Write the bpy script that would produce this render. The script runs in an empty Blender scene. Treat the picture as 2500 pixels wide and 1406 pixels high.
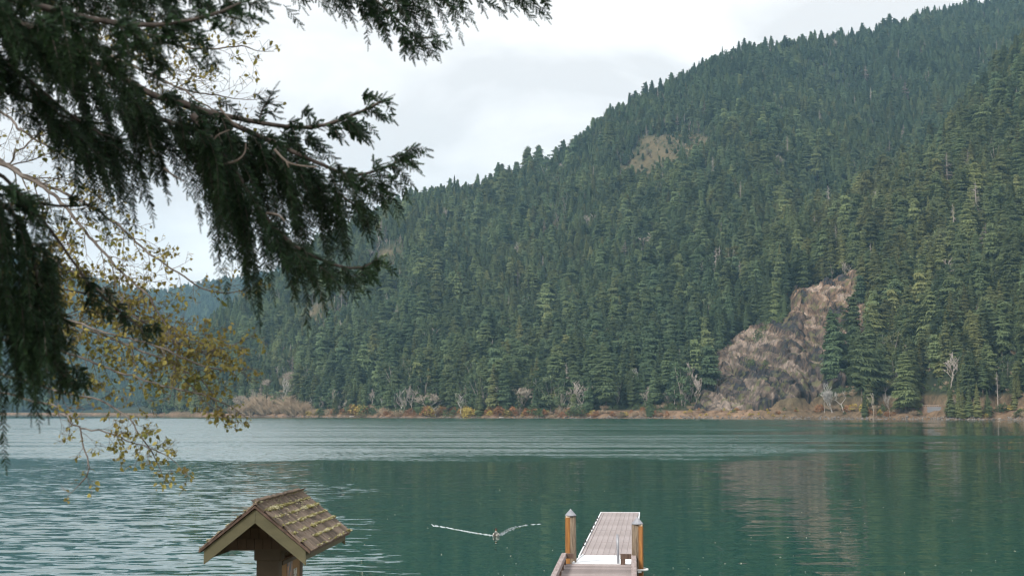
import bpy, math, random
import numpy as np
from mathutils import Vector, Matrix

random.seed(7)
RNG = np.random.default_rng(11)
S = bpy.context.scene
COL = S.collection
PI = math.pi

# ------------------------------------------------------------------ camera
F = 3472.0                      # focal length in photo pixels (50 mm on a 36 mm sensor)
CAMZ = 5.0
PITCH = math.atan(300.0 / F)
SP, CP = math.sin(PITCH), math.cos(PITCH)
cam = bpy.data.objects.new('camera', bpy.data.cameras.new('camera'))
COL.objects.link(cam)
cam.location = (0, 0, CAMZ)
cam.rotation_euler = (PI / 2 + PITCH, 0, 0)
cam.data.lens = 50.0
cam.data.sensor_width = 36.0
cam.data.clip_start = 0.1
cam.data.clip_end = 20000
cam.data.dof.use_dof = True
cam.data.dof.focus_distance = 75.0
cam.data.dof.aperture_fstop = 4.0
S.camera = cam

# ------------------------------------------------------------------ sky, sun, exposure
SUN_EL, SUN_AZ = math.radians(38), math.radians(214)      # azimuth clockwise from +Y
S.render.engine = 'CYCLES'
S.cycles.use_denoising = True
S.cycles.max_bounces = 6
S.cycles.diffuse_bounces = 3
S.cycles.glossy_bounces = 3
S.cycles.transparent_max_bounces = 8
S.cycles.volume_bounces = 0
S.cycles.use_adaptive_sampling = True
S.cycles.adaptive_threshold = 0.015
S.cycles.sample_clamp_indirect = 4.0
S.cycles.filter_width = 1.2
S.view_settings.view_transform = 'Standard'
S.view_settings.look = 'None'
S.view_settings.exposure = 0.77
S.view_settings.gamma = 1.0
S.view_settings.use_curve_mapping = False

W = bpy.data.worlds.new('World')
S.world = W
W.use_nodes = True
nt = W.node_tree
nt.nodes.clear()


def nn(t, typ, **kw):
    n = t.nodes.new(typ)
    for k, v in kw.items():
        setattr(n, k, v)
    return n


wo = nn(nt, 'ShaderNodeOutputWorld')
bg = nn(nt, 'ShaderNodeBackground')
sky = nn(nt, 'ShaderNodeTexSky', sky_type='NISHITA', sun_disc=False)
sky.sun_elevation = SUN_EL
sky.sun_rotation = SUN_AZ
bg.inputs['Strength'].default_value = 0.1
tc = nn(nt, 'ShaderNodeTexCoord')
mp = nn(nt, 'ShaderNodeMapping')
mp.inputs['Scale'].default_value = (1.6, 1.0, 3.6)
mp.inputs['Rotation'].default_value = (0, math.radians(14), 0)
mp.inputs['Location'].default_value = (0.63, 0.2, 0.31)
cn = nn(nt, 'ShaderNodeTexNoise')
cn.inputs['Scale'].default_value = 3.0
cn.inputs['Detail'].default_value = 5
cn.inputs['Roughness'].default_value = 0.5
cn.inputs['Distortion'].default_value = 0.35
cr = nn(nt, 'ShaderNodeValToRGB')
e = cr.color_ramp.elements
e[0].position, e[0].color = 0.39, (5.75, 5.68, 5.66, 1)
e[1].position, e[1].color = 0.55, (7.65, 7.58, 7.5, 1)
m1 = cr.color_ramp.elements.new(0.48)
m1.color = (6.85, 6.78, 6.74, 1)
mx = nn(nt, 'ShaderNodeMix', data_type='RGBA')
mx.inputs['Factor'].default_value = 0.97
L = nt.links.new
L(tc.outputs['Generated'], mp.inputs['Vector'])
L(mp.outputs['Vector'], cn.inputs['Vector'])
L(cn.outputs['Fac'], cr.inputs['Fac'])
L(sky.outputs['Color'], mx.inputs['A'])
L(cr.outputs['Color'], mx.inputs['B'])
L(mx.outputs['Result'], bg.inputs['Color'])
L(bg.outputs['Background'], wo.inputs['Surface'])

sun = bpy.data.objects.new('sun', bpy.data.lights.new('sun', 'SUN'))
COL.objects.link(sun)
sun.data.energy = 2.6
sun.data.angle = math.radians(12)
sun.data.color = (1.0, 0.96, 0.9)
sd = Vector((math.sin(SUN_AZ) * math.cos(SUN_EL), math.cos(SUN_AZ) * math.cos(SUN_EL), math.sin(SUN_EL)))
sun.rotation_euler = sd.to_track_quat('Z', 'Y').to_euler()
sun.location = (0, 0, 900)

# ------------------------------------------------------------------ measuring helpers


def ray(px, py):
    u = (px - 1250) / F
    v = (703 - py) / F
    return u, CP - v * SP, SP + v * CP


def P(px, py, Y):
    a, b, c = ray(px, py)
    t = Y / b
    return Vector((a * t, Y, CAMZ + c * t))


def onz(px, py, z):
    a, b, c = ray(px, py)
    t = (z - CAMZ) / c
    return Vector((a * t, b * t, z))


def proj(X, Y, Z):
    d = Y * CP + (Z - CAMZ) * SP
    up = -Y * SP + (Z - CAMZ) * CP
    return 1250 + F * X / d, 703 - F * up / d


def sxy(px, py):
    a, b, c = ray(px, py)
    return a / b, c / b


# ------------------------------------------------------------------ noise (numpy)


def _h(ix, iy, iz, seed):
    n = (ix.astype(np.int64) * 374761393 + iy.astype(np.int64) * 668265263 + iz.astype(np.int64) * 2147483647 + seed * 1274126177) & 0xFFFFFFFF
    n = ((n ^ (n >> 13)) * 1274126177) & 0xFFFFFFFF
    n = n ^ (n >> 16)
    return (n & 0xFFFFFF) / float(0xFFFFFF)


def vnoise(x, y, z=None, seed=0):
    x = np.asarray(x, float)
    y = np.asarray(y, float)
    z = np.zeros_like(x) if z is None else np.asarray(z, float)
    ix, iy, iz = np.floor(x), np.floor(y), np.floor(z)
    fx, fy, fz = x - ix, y - iy, z - iz
    fx, fy, fz = [f * f * (3 - 2 * f) for f in (fx, fy, fz)]
    r = 0
    for dx in (0, 1):
        for dy in (0, 1):
            for dz in (0, 1):
                w = (fx if dx else 1 - fx) * (fy if dy else 1 - fy) * (fz if dz else 1 - fz)
                r = r + w * _h(ix + dx, iy + dy, iz + dz, seed)
    return r * 2 - 1


def fbm(x, y, z=None, oct=4, seed=0, gain=0.5):
    r, a, f = 0, 1.0, 1.0
    for o in range(oct):
        r = r + a * vnoise(x * f, y * f, None if z is None else z * f, seed + o * 17)
        a *= gain
        f *= 2.03
    return r


def smooth(a, b, x):
    t = np.clip((x - a) / (b - a), 0, 1)
    return t * t * (3 - 2 * t)


# ------------------------------------------------------------------ mesh helpers


def rgba(c):
    return (c[0], c[1], c[2], 1.0)


def link(o, parent=None):
    COL.objects.link(o)
    if parent is not None:
        o.parent = parent
    return o


def mesh_np(name, V, T, mat=None, attrs=None, smooth_=False, normals=None):
    """mesh from vertex array (n,3) and triangle or quad array."""
    V = np.ascontiguousarray(V, dtype=np.float32)
    T = np.ascontiguousarray(T, dtype=np.int32)
    k = T.shape[1]
    if normals is not None:
        gn = np.cross(V[T[:, 1]] - V[T[:, 0]], V[T[:, 2]] - V[T[:, 0]])
        flip = (gn * normals[T].mean(1)).sum(-1) < 0
        T[flip] = T[flip][:, ::-1]
        smooth_ = True
    me = bpy.data.meshes.new(name)
    me.vertices.add(len(V))
    me.vertices.foreach_set('co', V.ravel())
    me.loops.add(T.size)
    me.loops.foreach_set('vertex_index', T.ravel())
    me.polygons.add(len(T))
    me.polygons.foreach_set('loop_start', np.arange(0, T.size, k, dtype=np.int32))
    if smooth_:
        me.polygons.foreach_set('use_smooth', np.ones(len(T), dtype=bool))
    if attrs:
        for an, av in attrs.items():
            a = me.attributes.new(an, 'FLOAT', 'POINT')
            a.data.foreach_set('value', np.ascontiguousarray(av, dtype=np.float32))
    me.update(calc_edges=True)
    if normals is not None:
        me.normals_split_custom_set_from_vertices(normals.tolist())
    if mat:
        me.materials.append(mat)
    return me


class MB:
    def __init__(self):
        self.v, self.f, self.mi, self.cur = [], [], [], 0

    def add(self, vs, fs):
        o = len(self.v)
        self.v.extend([tuple(p) for p in vs])
        for q in fs:
            self.f.append(tuple(i + o for i in q))
            self.mi.append(self.cur)
        return self

    def box(self, c, s, rot=None):
        cx, cy, cz = c
        hx, hy, hz = s[0] / 2, s[1] / 2, s[2] / 2
        vs = [Vector((x * hx, y * hy, z * hz)) for z in (-1, 1) for y in (-1, 1) for x in (-1, 1)]
        if rot is not None:
            vs = [rot @ p for p in vs]
        vs = [p + Vector(c) for p in vs]
        self.add(vs, [(0, 2, 3, 1), (4, 5, 7, 6), (0, 1, 5, 4), (2, 6, 7, 3), (0, 4, 6, 2), (1, 3, 7, 5)])
        return self

    def prism(self, pts, axis, a, b):
        """extrude a 2D outline along axis ('x','y','z') from a to b."""
        n = len(pts)

        def mk(p, w):
            return {'x': (w, p[0], p[1]), 'y': (p[0], w, p[1]), 'z': (p[0], p[1], w)}[axis]
        vs = [mk(p, a) for p in pts] + [mk(p, b) for p in pts]
        fs = [tuple(range(n))[::-1], tuple(range(n, 2 * n))]
        fs += [(i, (i + 1) % n, (i + 1) % n + n, i + n) for i in range(n)]
        return self.add(vs, fs)

    def tube(self, pts, radii, k=6, cap=True):
        pts = [Vector(p) for p in pts]
        n = len(pts)
        if not hasattr(radii, '__len__'):
            radii = [radii] * n
        vs, fs = [], []
        t0 = (pts[1] - pts[0]).normalized()
        ref = Vector((0, 0, 1)) if abs(t0.z) < 0.9 else Vector((1, 0, 0))
        nrm = t0.cross(ref).normalized()
        for i in range(n):
            t = (pts[min(i + 1, n - 1)] - pts[max(i - 1, 0)])
            t = t.normalized() if t.length > 1e-9 else t0
            nrm = (nrm - t * nrm.dot(t))
            nrm = nrm.normalized() if nrm.length > 1e-6 else t.orthogonal().normalized()
            b = t.cross(nrm)
            for j in range(k):
                a = 2 * PI * j / k
                vs.append(pts[i] + (nrm * math.cos(a) + b * math.sin(a)) * radii[i])
        for i in range(n - 1):
            for j in range(k):
                j2 = (j + 1) % k
                fs.append((i * k + j, i * k + j2, (i + 1) * k + j2, (i + 1) * k + j))
        if cap:
            fs.append(tuple(range(k))[::-1])
            fs.append(tuple(range((n - 1) * k, n * k)))
        return self.add(vs, fs)

    def mesh(self, name, mats, smooth_=False, bevel=0):
        me = bpy.data.meshes.new(name)
        me.from_pydata(self.v, [], self.f)
        mats = mats if isinstance(mats, (list, tuple)) else [mats]
        for m in mats:
            me.materials.append(m)
        if len(mats) > 1:
            me.polygons.foreach_set('material_index', self.mi)
        if smooth_:
            me.polygons.foreach_set('use_smooth', [True] * len(self.f))
        me.update()
        return me

    def obj(self, name, mats, parent=None, smooth_=False, bevel=0):
        o = bpy.data.objects.new(name, self.mesh(name, mats, smooth_))
        link(o, parent)
        if bevel:
            md = o.modifiers.new('bevel', 'BEVEL')
            md.width = bevel
            md.segments = 1
            md.limit_method = 'ANGLE'
        return o


def empty(name, loc, label=None, cat=None, group=None, rz=0):
    o = bpy.data.objects.new(name, None)
    o.empty_display_size = 0.2
    link(o)
    o.location = loc
    o.rotation_euler = (0, 0, rz)
    tag(o, label, cat, group)
    return o


def tag(o, label=None, cat=None, group=None, kind=None):
    if label:
        o['label'] = label
    if cat:
        o['category'] = cat
    if group:
        o['group'] = group
    if kind:
        o['kind'] = kind
    return o


# ------------------------------------------------------------------ materials


def mat(name, col, rough=0.8, col2=None, scale=3.0, stretch=(1, 1, 1), detail=5, bump=0.0, bscale=None,
        spec=0.3, metal=0.0, coords='Object', rnd=0.0, lo=0.35, hi=0.65):
    m = bpy.data.materials.new(name)
    m.use_nodes = True
    t = m.node_tree
    b = t.nodes['Principled BSDF']
    b.inputs['Roughness'].default_value = rough
    b.inputs['Specular IOR Level'].default_value = spec
    b.inputs['Metallic'].default_value = metal
    b.inputs['Base Color'].default_value = rgba(col)
    out = None
    if col2 is not None or bump:
        c = nn(t, 'ShaderNodeTexCoord')
        mpp = nn(t, 'ShaderNodeMapping')
        mpp.inputs['Scale'].default_value = stretch
        no = nn(t, 'ShaderNodeTexNoise')
        no.inputs['Scale'].default_value = scale
        no.inputs['Detail'].default_value = detail
        no.inputs['Roughness'].default_value = 0.62
        t.links.new(c.outputs[coords], mpp.inputs['Vector'])
        t.links.new(mpp.outputs['Vector'], no.inputs['Vector'])
        if col2 is not None:
            r = nn(t, 'ShaderNodeValToRGB')
            r.color_ramp.elements[0].position = lo
            r.color_ramp.elements[1].position = hi
            r.color_ramp.elements[0].color = rgba(col)
            r.color_ramp.elements[1].color = rgba(col2)
            t.links.new(no.outputs['Fac'], r.inputs['Fac'])
            out = r.outputs['Color']
        if bump:
            bu = nn(t, 'ShaderNodeBump')
            bu.inputs['Strength'].default_value = 1.0
            bu.inputs['Distance'].default_value = bump
            src = no
            if bscale:
                src = nn(t, 'ShaderNodeTexNoise')
                src.inputs['Scale'].default_value = bscale
                src.inputs['Detail'].default_value = 4
                t.links.new(mpp.outputs['Vector'], src.inputs['Vector'])
            t.links.new(src.outputs['Fac'], bu.inputs['Height'])
            t.links.new(bu.outputs['Normal'], b.inputs['Normal'])
    if rnd:
        oi = nn(t, 'ShaderNodeObjectInfo')
        hs = nn(t, 'ShaderNodeHueSaturation')
        mr = nn(t, 'ShaderNodeMapRange')
        mr.inputs['To Min'].default_value = 1 - rnd
        mr.inputs['To Max'].default_value = 1 + rnd
        t.links.new(oi.outputs['Random'], mr.inputs['Value'])
        t.links.new(mr.outputs['Result'], hs.inputs['Value'])
        if out is None:
            hs.inputs['Color'].default_value = rgba(col)
        else:
            t.links.new(out, hs.inputs['Color'])
        out = hs.outputs['Color']
    if out is not None:
        t.links.new(out, b.inputs['Base Color'])
    return m


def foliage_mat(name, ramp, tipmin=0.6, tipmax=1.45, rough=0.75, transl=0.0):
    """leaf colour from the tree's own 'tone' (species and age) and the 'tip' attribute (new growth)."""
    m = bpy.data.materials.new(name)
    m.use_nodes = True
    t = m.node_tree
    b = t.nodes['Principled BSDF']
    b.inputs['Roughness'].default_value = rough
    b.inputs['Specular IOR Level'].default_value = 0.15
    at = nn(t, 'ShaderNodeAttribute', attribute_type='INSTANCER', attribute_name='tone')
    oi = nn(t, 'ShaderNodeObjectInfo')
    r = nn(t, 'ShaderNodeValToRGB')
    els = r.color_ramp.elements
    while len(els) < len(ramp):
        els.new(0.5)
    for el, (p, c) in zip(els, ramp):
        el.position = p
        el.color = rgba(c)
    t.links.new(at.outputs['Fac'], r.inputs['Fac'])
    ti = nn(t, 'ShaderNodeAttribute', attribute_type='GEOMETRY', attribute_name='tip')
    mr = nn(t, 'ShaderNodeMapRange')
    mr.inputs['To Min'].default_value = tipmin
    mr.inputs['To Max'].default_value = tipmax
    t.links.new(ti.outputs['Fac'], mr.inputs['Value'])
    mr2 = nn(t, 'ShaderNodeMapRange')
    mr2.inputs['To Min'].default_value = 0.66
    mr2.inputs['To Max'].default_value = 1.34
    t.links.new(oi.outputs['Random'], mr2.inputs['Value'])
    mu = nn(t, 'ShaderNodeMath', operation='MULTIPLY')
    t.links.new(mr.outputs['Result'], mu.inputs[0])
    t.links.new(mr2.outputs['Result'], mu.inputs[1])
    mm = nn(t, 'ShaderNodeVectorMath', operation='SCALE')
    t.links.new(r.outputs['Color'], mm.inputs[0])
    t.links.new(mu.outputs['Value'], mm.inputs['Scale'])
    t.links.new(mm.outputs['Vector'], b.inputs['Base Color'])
    if transl:
        tr = nn(t, 'ShaderNodeBsdfTranslucent')
        ms = nn(t, 'ShaderNodeMixShader')
        ms.inputs['Fac'].default_value = transl
        t.links.new(mm.outputs['Vector'], tr.inputs['Color'])
        t.links.new(b.outputs['BSDF'], ms.inputs[1])
        t.links.new(tr.outputs['BSDF'], ms.inputs[2])
        t.links.new(ms.outputs['Shader'], t.nodes['Material Output'].inputs['Surface'])
    return m


M = {}
M['conifer'] = foliage_mat('conifer_needles', [(0.0, (0.086, 0.126, 0.066)), (0.35, (0.122, 0.160, 0.074)),
                                              (0.7, (0.150, 0.170, 0.070)), (1.0, (0.200, 0.195, 0.078))], transl=0.45)
M['broadleaf'] = foliage_mat('broad_leaves', [(0.0, (0.085, 0.125, 0.062)), (0.5, (0.125, 0.155, 0.078)),
                                             (1.0, (0.19, 0.18, 0.075))], transl=0.4)
M['dead_needles'] = foliage_mat('dead_twigs', [(0.0, (0.12, 0.10, 0.08)), (1.0, (0.21, 0.18, 0.14))])
M['bark'] = mat('conifer_bark', (0.09, 0.065, 0.05), 0.9, (0.17, 0.135, 0.11), 6)
M['pale_bark'] = mat('pale_bark', (0.38, 0.35, 0.31), 0.85, (0.58, 0.55, 0.5), 4)
M['grey_twig'] = mat('grey_twig', (0.27, 0.23, 0.20), 0.9, (0.42, 0.36, 0.31), 3, rnd=0.2)
M['willow'] = mat('willow_twigs', (0.25, 0.18, 0.115), 0.9, (0.42, 0.32, 0.22), 0.8, rnd=0.18)
M['autumn'] = mat('autumn_leaves', (0.17, 0.065, 0.032), 0.85, (0.32, 0.17, 0.065), 0.9, rnd=0.3)
M['yellow'] = mat('yellow_leaves', (0.42, 0.30, 0.06), 0.85, (0.30, 0.26, 0.07), 0.9, rnd=0.2)
M['greenbush'] = mat('green_shrub_leaves', (0.05, 0.085, 0.035), 0.85, (0.11, 0.13, 0.05), 0.8, rnd=0.25)

# ------------------------------------------------------------------ terrain
# far-shore hillside: shoreline distance, ridge outline (tree tops) and ridge distance by azimuth
SH = [(-900, 2600), (-100, 2300), (250, 1900), (330, 1700), (450, 1500), (560, 1390), (800, 1180), (1000, 1060), (1250, 1000), (1500, 965),
      (1800, 915), (2000, 885), (2250, 835), (2500, 790), (2900, 720), (3600, 620)]
RG = [(-900, 1012, 2900), (250, 1009, 2100), (330, 1004, 1900), (360, 985, 1850), (420, 890, 1800), (480, 805, 1760), (540, 755, 1740), (600, 722, 1730), (700, 652, 1730),
      (780, 602, 1750), (880, 530, 1780), (1000, 470, 1800), (1100, 460, 1830), (1200, 440, 1850), (1350, 388, 1900), (1500, 268, 1950),
      (1640, 192, 2000), (1790, 122, 2060), (1900, 98, 2120), (2130, 84, 2300), (2240, 36, 2400), (2400, 8, 2500), (2500, -45, 2550),
      (2700, -120, 2650), (3600, -300, 2800)]
SPUR = [(1500, 900, 1150), (1750, 640, 1180), (1850, 570, 1210), (1950, 512, 1240), (2050, 455, 1265), (2116, 410, 1285), (2180, 372, 1300), (2260, 330, 1310),
        (2308, 286, 1320), (2356, 228, 1330), (2420, 186, 1340), (2500, 112, 1350), (2700, 0, 1360), (3600, -200, 1360)]
sh_s = np.array([sxy(p, 1020)[0] for p, d in SH])
sh_d = np.array([d for p, d in SH], float)
rg_s = np.array([sxy(p, q)[0] for p, q, d in RG])
rg_d = np.array([d for p, q, d in RG], float)
rg_z = np.array([CAMZ + sxy(p, q)[1] * d for p, q, d in RG])
rg_z = rg_z - np.clip(14 * (rg_z - 6) / 60, 0, 14)
sp_s = np.array([sxy(p, q)[0] for p, q, d in SPUR])
sp_d = np.array([d for p, q, d in SPUR], float)
sp_z = np.array([CAMZ + sxy(p, q)[1] * d for p, q, d in SPUR]) - 20


def shore_d(s):
    return np.interp(s, sh_s, sh_d) + 7 * np.sin(s * 95) + 4 * np.sin(s * 241 + 1)


def hill(X, Y):
    """height of the far-shore hillside above the lake."""
    X = np.asarray(X, float)
    Y = np.asarray(Y, float)
    s = X / Y
    Ys = shore_d(s)
    d = Y - Ys
    Yr = np.interp(s, rg_s, rg_d)
    zr = np.interp(s, rg_s, rg_z)
    right = smooth(0.035, 0.075, s)
    # bank and bench carrying the shore road
    bank = np.where(d < 0, d * 0.35, (1 - right) * np.clip(d * 0.35, 0, 2.4) + right * np.clip(d * 0.42, 0, 5.2))
    bench = 13 + 6 * right
    t = np.clip((d - bench) / (Yr - Ys - bench), 0, None)
    tm = np.minimum(t, 1)
    main = zr * (0.45 * tm + 0.55 * tm ** 1.25) * 1.0
    main = np.where(t > 1, zr - (Y - Yr) * 0.25, main)
    Yc = np.interp(s, sp_s, sp_d)
    zc = np.interp(s, sp_s, sp_z)
    k = np.clip((d - bench) / (Yc - Ys - bench), 0, None)
    spur = np.where(k < 1, zc * (1.12 * k - 0.12 * k * k), zc - (Y - Yc) * 0.16)
    spur = spur * smooth(0.11, 0.2, s) - (1 - smooth(0.11, 0.2, s)) * 40
    h = np.maximum(main, spur) + 8 * np.exp(-np.abs(main - spur) / 14)* (t > 0) * smooth(0.11, 0.2, s)
    g = fbm(X / 170.0, Y / 330.0, oct=3, seed=3) * 20 + fbm(X / 60.0, Y / 110.0, oct=2, seed=9) * 7
    h = h + g * np.clip(tm * 6, 0, 1) * (1 - 0.75 * smooth(0.75, 1.0, tm)) * np.clip(zr / 120, 0, 1)
    h = np.maximum(h, 0)
    return np.where(d < bench, bank, np.maximum(bank, bank + h))


FARR = [(-1500, 470), (-700, 560), (-200, 600), (50, 622), (110, 645), (200, 676), (330, 712), (390, 712), (450, 702), (530, 686), (620, 674), (760, 655),
        (900, 640), (1200, 700), (1500, 800)]
fr_s = np.array([sxy(p, q)[0] for p, q in FARR])
fr_e = np.array([sxy(p, q)[1] for p, q in FARR])
FD0, FD1 = 2750.0, 4700.0


def farhill(X, Y):
    X = np.asarray(X, float)
    Y = np.asarray(Y, float)
    s = X / Y
    zr = CAMZ + np.interp(s, fr_s, fr_e) * FD1 - 16
    d0 = FD0 + 120 * np.sin(s * 30)
    t = (Y - d0) / (FD1 - d0)
    tm = np.clip(t, 0, 1)
    h = zr * (0.6 * tm + 0.4 * tm ** 1.5) + (fbm(X / 420., Y / 800., oct=3, seed=21) * 60) * tm * (1 - tm) * 2.2
    h = np.where(t > 1, zr - (Y - FD1) * 0.2, h)
    return np.where(t < 0, t * 200, h)


# bare patches (grassy or rocky openings) as photo-measured outlines on the hillside
CLIFF = [(1696, 1003), (1712, 952), (1735, 890), (1770, 842), (1800, 826), (1830, 800), (1862, 800), (1900, 790), (1928, 772), (1926, 728),
         (1945, 706), (1985, 700), (2030, 688), (2085, 668), (2105, 690), (2120, 725), (2120, 775), (2118, 820), (2092, 848), (2080, 900),
         (2060, 950), (2000, 962), (1985, 1003)]
PATCH = [(1650, 352, 105, 26, 0.85), (1590, 388, 80, 26, 0.75), (1560, 412, 60, 14, 0.6), (1700, 350, 34, 12, 0.7), (955, 635, 45, 34, 0.65), (1365, 548, 26, 26, 0.6), (785, 765, 55, 26, 0.6), (1555, 425, 60, 12, 0.5),
         (700, 945, 80, 30, 0.35), (650, 992, 80, 16, 0.5)]


def inpoly(px, py, poly):
    c = np.zeros(np.shape(px), bool)
    n = len(poly)
    for i in range(n):
        x0, y0 = poly[i]
        x1, y1 = poly[(i + 1) % n]
        if y0 == y1:
            continue
        k = ((y0 > py) != (y1 > py)) & (px < (x1 - x0) * (py - y0) / (y1 - y0) + x0)
        c ^= k
    return c


def bareness(px, py):
    b = np.zeros(np.shape(px))
    for (cx, cy, rx, ry, k) in PATCH:
        r = ((px - cx) / rx) ** 2 + ((py - cy) / ry) ** 2
        b = np.maximum(b, k * smooth(1.25, 0.5, r))
    return np.clip(b * (0.72 + 0.75 * fbm(px / 17.0, py / 9.0, oct=3, seed=303)), 0, 1)


def grid_obj(name, S_, R_, fn, m, attrs=None):
    ns, nr = len(S_), R_.shape[1]
    Yg = R_
    Xg = S_[:, None] * Yg
    Z = fn(Xg, Yg)
    V = np.stack([Xg, Yg, Z], -1).reshape(-1, 3)
    i, j = np.meshgrid(np.arange(ns - 1), np.arange(nr - 1), indexing='ij')
    a = (i * nr + j).ravel()
    T = np.stack([a, a + nr, a + nr + 1, a + 1], -1)
    at = attrs(Xg.ravel(), Yg.ravel(), Z.ravel()) if attrs else None
    me = mesh_np(name, V, T, m, at, smooth_=True)
    o = bpy.data.objects.new(name, me)
    return link(o)


def ground_mat():
    m = bpy.data.materials.new('forest_floor')
    m.use_nodes = True
    t = m.node_tree
    b = t.nodes['Principled BSDF']
    b.inputs['Roughness'].default_value = 0.95
    b.inputs['Specular IOR Level'].default_value = 0.1
    g = nn(t, 'ShaderNodeNewGeometry')
    n1 = nn(t, 'ShaderNodeTexNoise')
    n1.inputs['Scale'].default_value = 0.16
    n1.inputs['Detail'].default_value = 9
    n1.inputs['Roughness'].default_value = 0.8
    t.links.new(g.outputs['Position'], n1.inputs['Vector'])
    r1 = nn(t, 'ShaderNodeValToRGB')
    r1.color_ramp.elements[0].position, r1.color_ramp.elements[0].color = 0.35, (0.016, 0.026, 0.016, 1)
    r1.color_ramp.elements[1].position, r1.color_ramp.elements[1].color = 0.65, (0.045, 0.05, 0.025, 1)
    r2 = nn(t, 'ShaderNodeValToRGB')
    r2.color_ramp.elements[0].position, r2.color_ramp.elements[0].color = 0.38, (0.062, 0.056, 0.032, 1)
    r2.color_ramp.elements[1].position, r2.color_ramp.elements[1].color = 0.62, (0.145, 0.110, 0.062, 1)
    r3 = nn(t, 'ShaderNodeValToRGB')
    r3.color_ramp.elements[0].position, r3.color_ramp.elements[0].color = 0.38, (0.085, 0.048, 0.03, 1)
    r3.color_ramp.elements[1].position, r3.color_ramp.elements[1].color = 0.62, (0.30, 0.20, 0.13, 1)
    for r in (r1, r2, r3):
        t.links.new(n1.outputs['Fac'], r.inputs['Fac'])
    a1 = nn(t, 'ShaderNodeAttribute', attribute_name='bare')
    a2 = nn(t, 'ShaderNodeAttribute', attribute_name='shore')
    x1 = nn(t, 'ShaderNodeMix', data_type='RGBA')
    x2 = nn(t, 'ShaderNodeMix', data_type='RGBA')
    t.links.new(a1.outputs['Fac'], x1.inputs['Factor'])
    t.links.new(r1.outputs['Color'], x1.inputs['A'])
    t.links.new(r2.outputs['Color'], x1.inputs['B'])
    t.links.new(a2.outputs['Fac'], x2.inputs['Factor'])
    t.links.new(x1.outputs['Result'], x2.inputs['A'])
    t.links.new(r3.outputs['Color'], x2.inputs['B'])
    t.links.new(x2.outputs['Result'], b.inputs['Base Color'])
    return m


M['floor'] = ground_mat()


def hill_attrs(X, Y, Z):
    px, py = proj(X, Y, Z)
    d = Y - shore_d(X / Y)
    bare = np.clip(bareness(px, py) * 1.4, 0, 1)
    sh = smooth(26, 14, d) * np.clip(0.75 + 0.3 * vnoise(X / 25, Y / 25, seed=5), 0, 1)
    return {'bare': bare, 'shore': sh}


S_ = np.linspace(-0.5, 0.62, 420)
Ys_ = shore_d(S_)
Yr_ = np.interp(S_, rg_s, rg_d)
tt = np.array([-25, -8, -2, 0, 2, 4, 7, 10, 13, 16, 20, 24, 30.])
R1 = Ys_[:, None] + tt[None, :]
fr = np.linspace(0.02, 1.3, 170) ** 1.05
R2 = Ys_[:, None] + 30 + (Yr_ - Ys_ - 30)[:, None] * fr[None, :]
HR = np.concatenate([R1, R2], 1)
hs = grid_obj('hillside', S_, HR, hill, M['floor'], hill_attrs)
tag(hs, 'steep forested hillside rising from the far shore', None, None, 'structure')

S2 = np.linspace(-0.9, 0.2, 150)
R3 = np.tile(np.linspace(FD0 - 200, FD1 * 1.12, 80)[None, :], (150, 1))
fh = grid_obj('mountain', S2, R3, farhill, M['floor'], lambda X, Y, Z: {'bare': X * 0, 'shore': X * 0})
tag(fh, 'distant blue wooded mountain beyond the lake', None, None, 'structure')

# near shore under and around the camera (a bank sloping down to the beach)
gx = np.linspace(-90, 90, 90)
gy = np.linspace(-60, 60, 90)
GX, GY = np.meshgrid(gx, gy, indexing='ij')
NZ = np.interp(GY, [-60, 0, 8, 17, 26, 31, 38, 60], [4.0, 3.25, 2.5, 1.62, 0.9, 0.25, -1.6, -6]) + 0.06 * vnoise(GX / 3, GY / 3, seed=4)


def near_ground(x, y):
    return float(np.interp(y, [-60, 0, 8, 17, 26, 31, 38, 60], [4.0, 3.25, 2.5, 1.62, 0.9, 0.25, -1.6, -6]))


Vn = np.stack([GX, GY, NZ], -1).reshape(-1, 3)
ii, jj = np.meshgrid(np.arange(89), np.arange(89), indexing='ij')
aa = (ii * 90 + jj).ravel()
M['grass'] = mat('shore_turf', (0.05, 0.07, 0.03), 0.95, (0.16, 0.14, 0.09), 0.6, coords='Object', bump=0.02)
ng = link(bpy.data.objects.new('ground', mesh_np('ground', Vn, np.stack([aa, aa + 90, aa + 91, aa + 1], -1), M['grass'], smooth_=True)))
tag(ng, 'near grassy bank and beach below the viewpoint', None, None, 'structure')

# ------------------------------------------------------------------ lake


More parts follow.
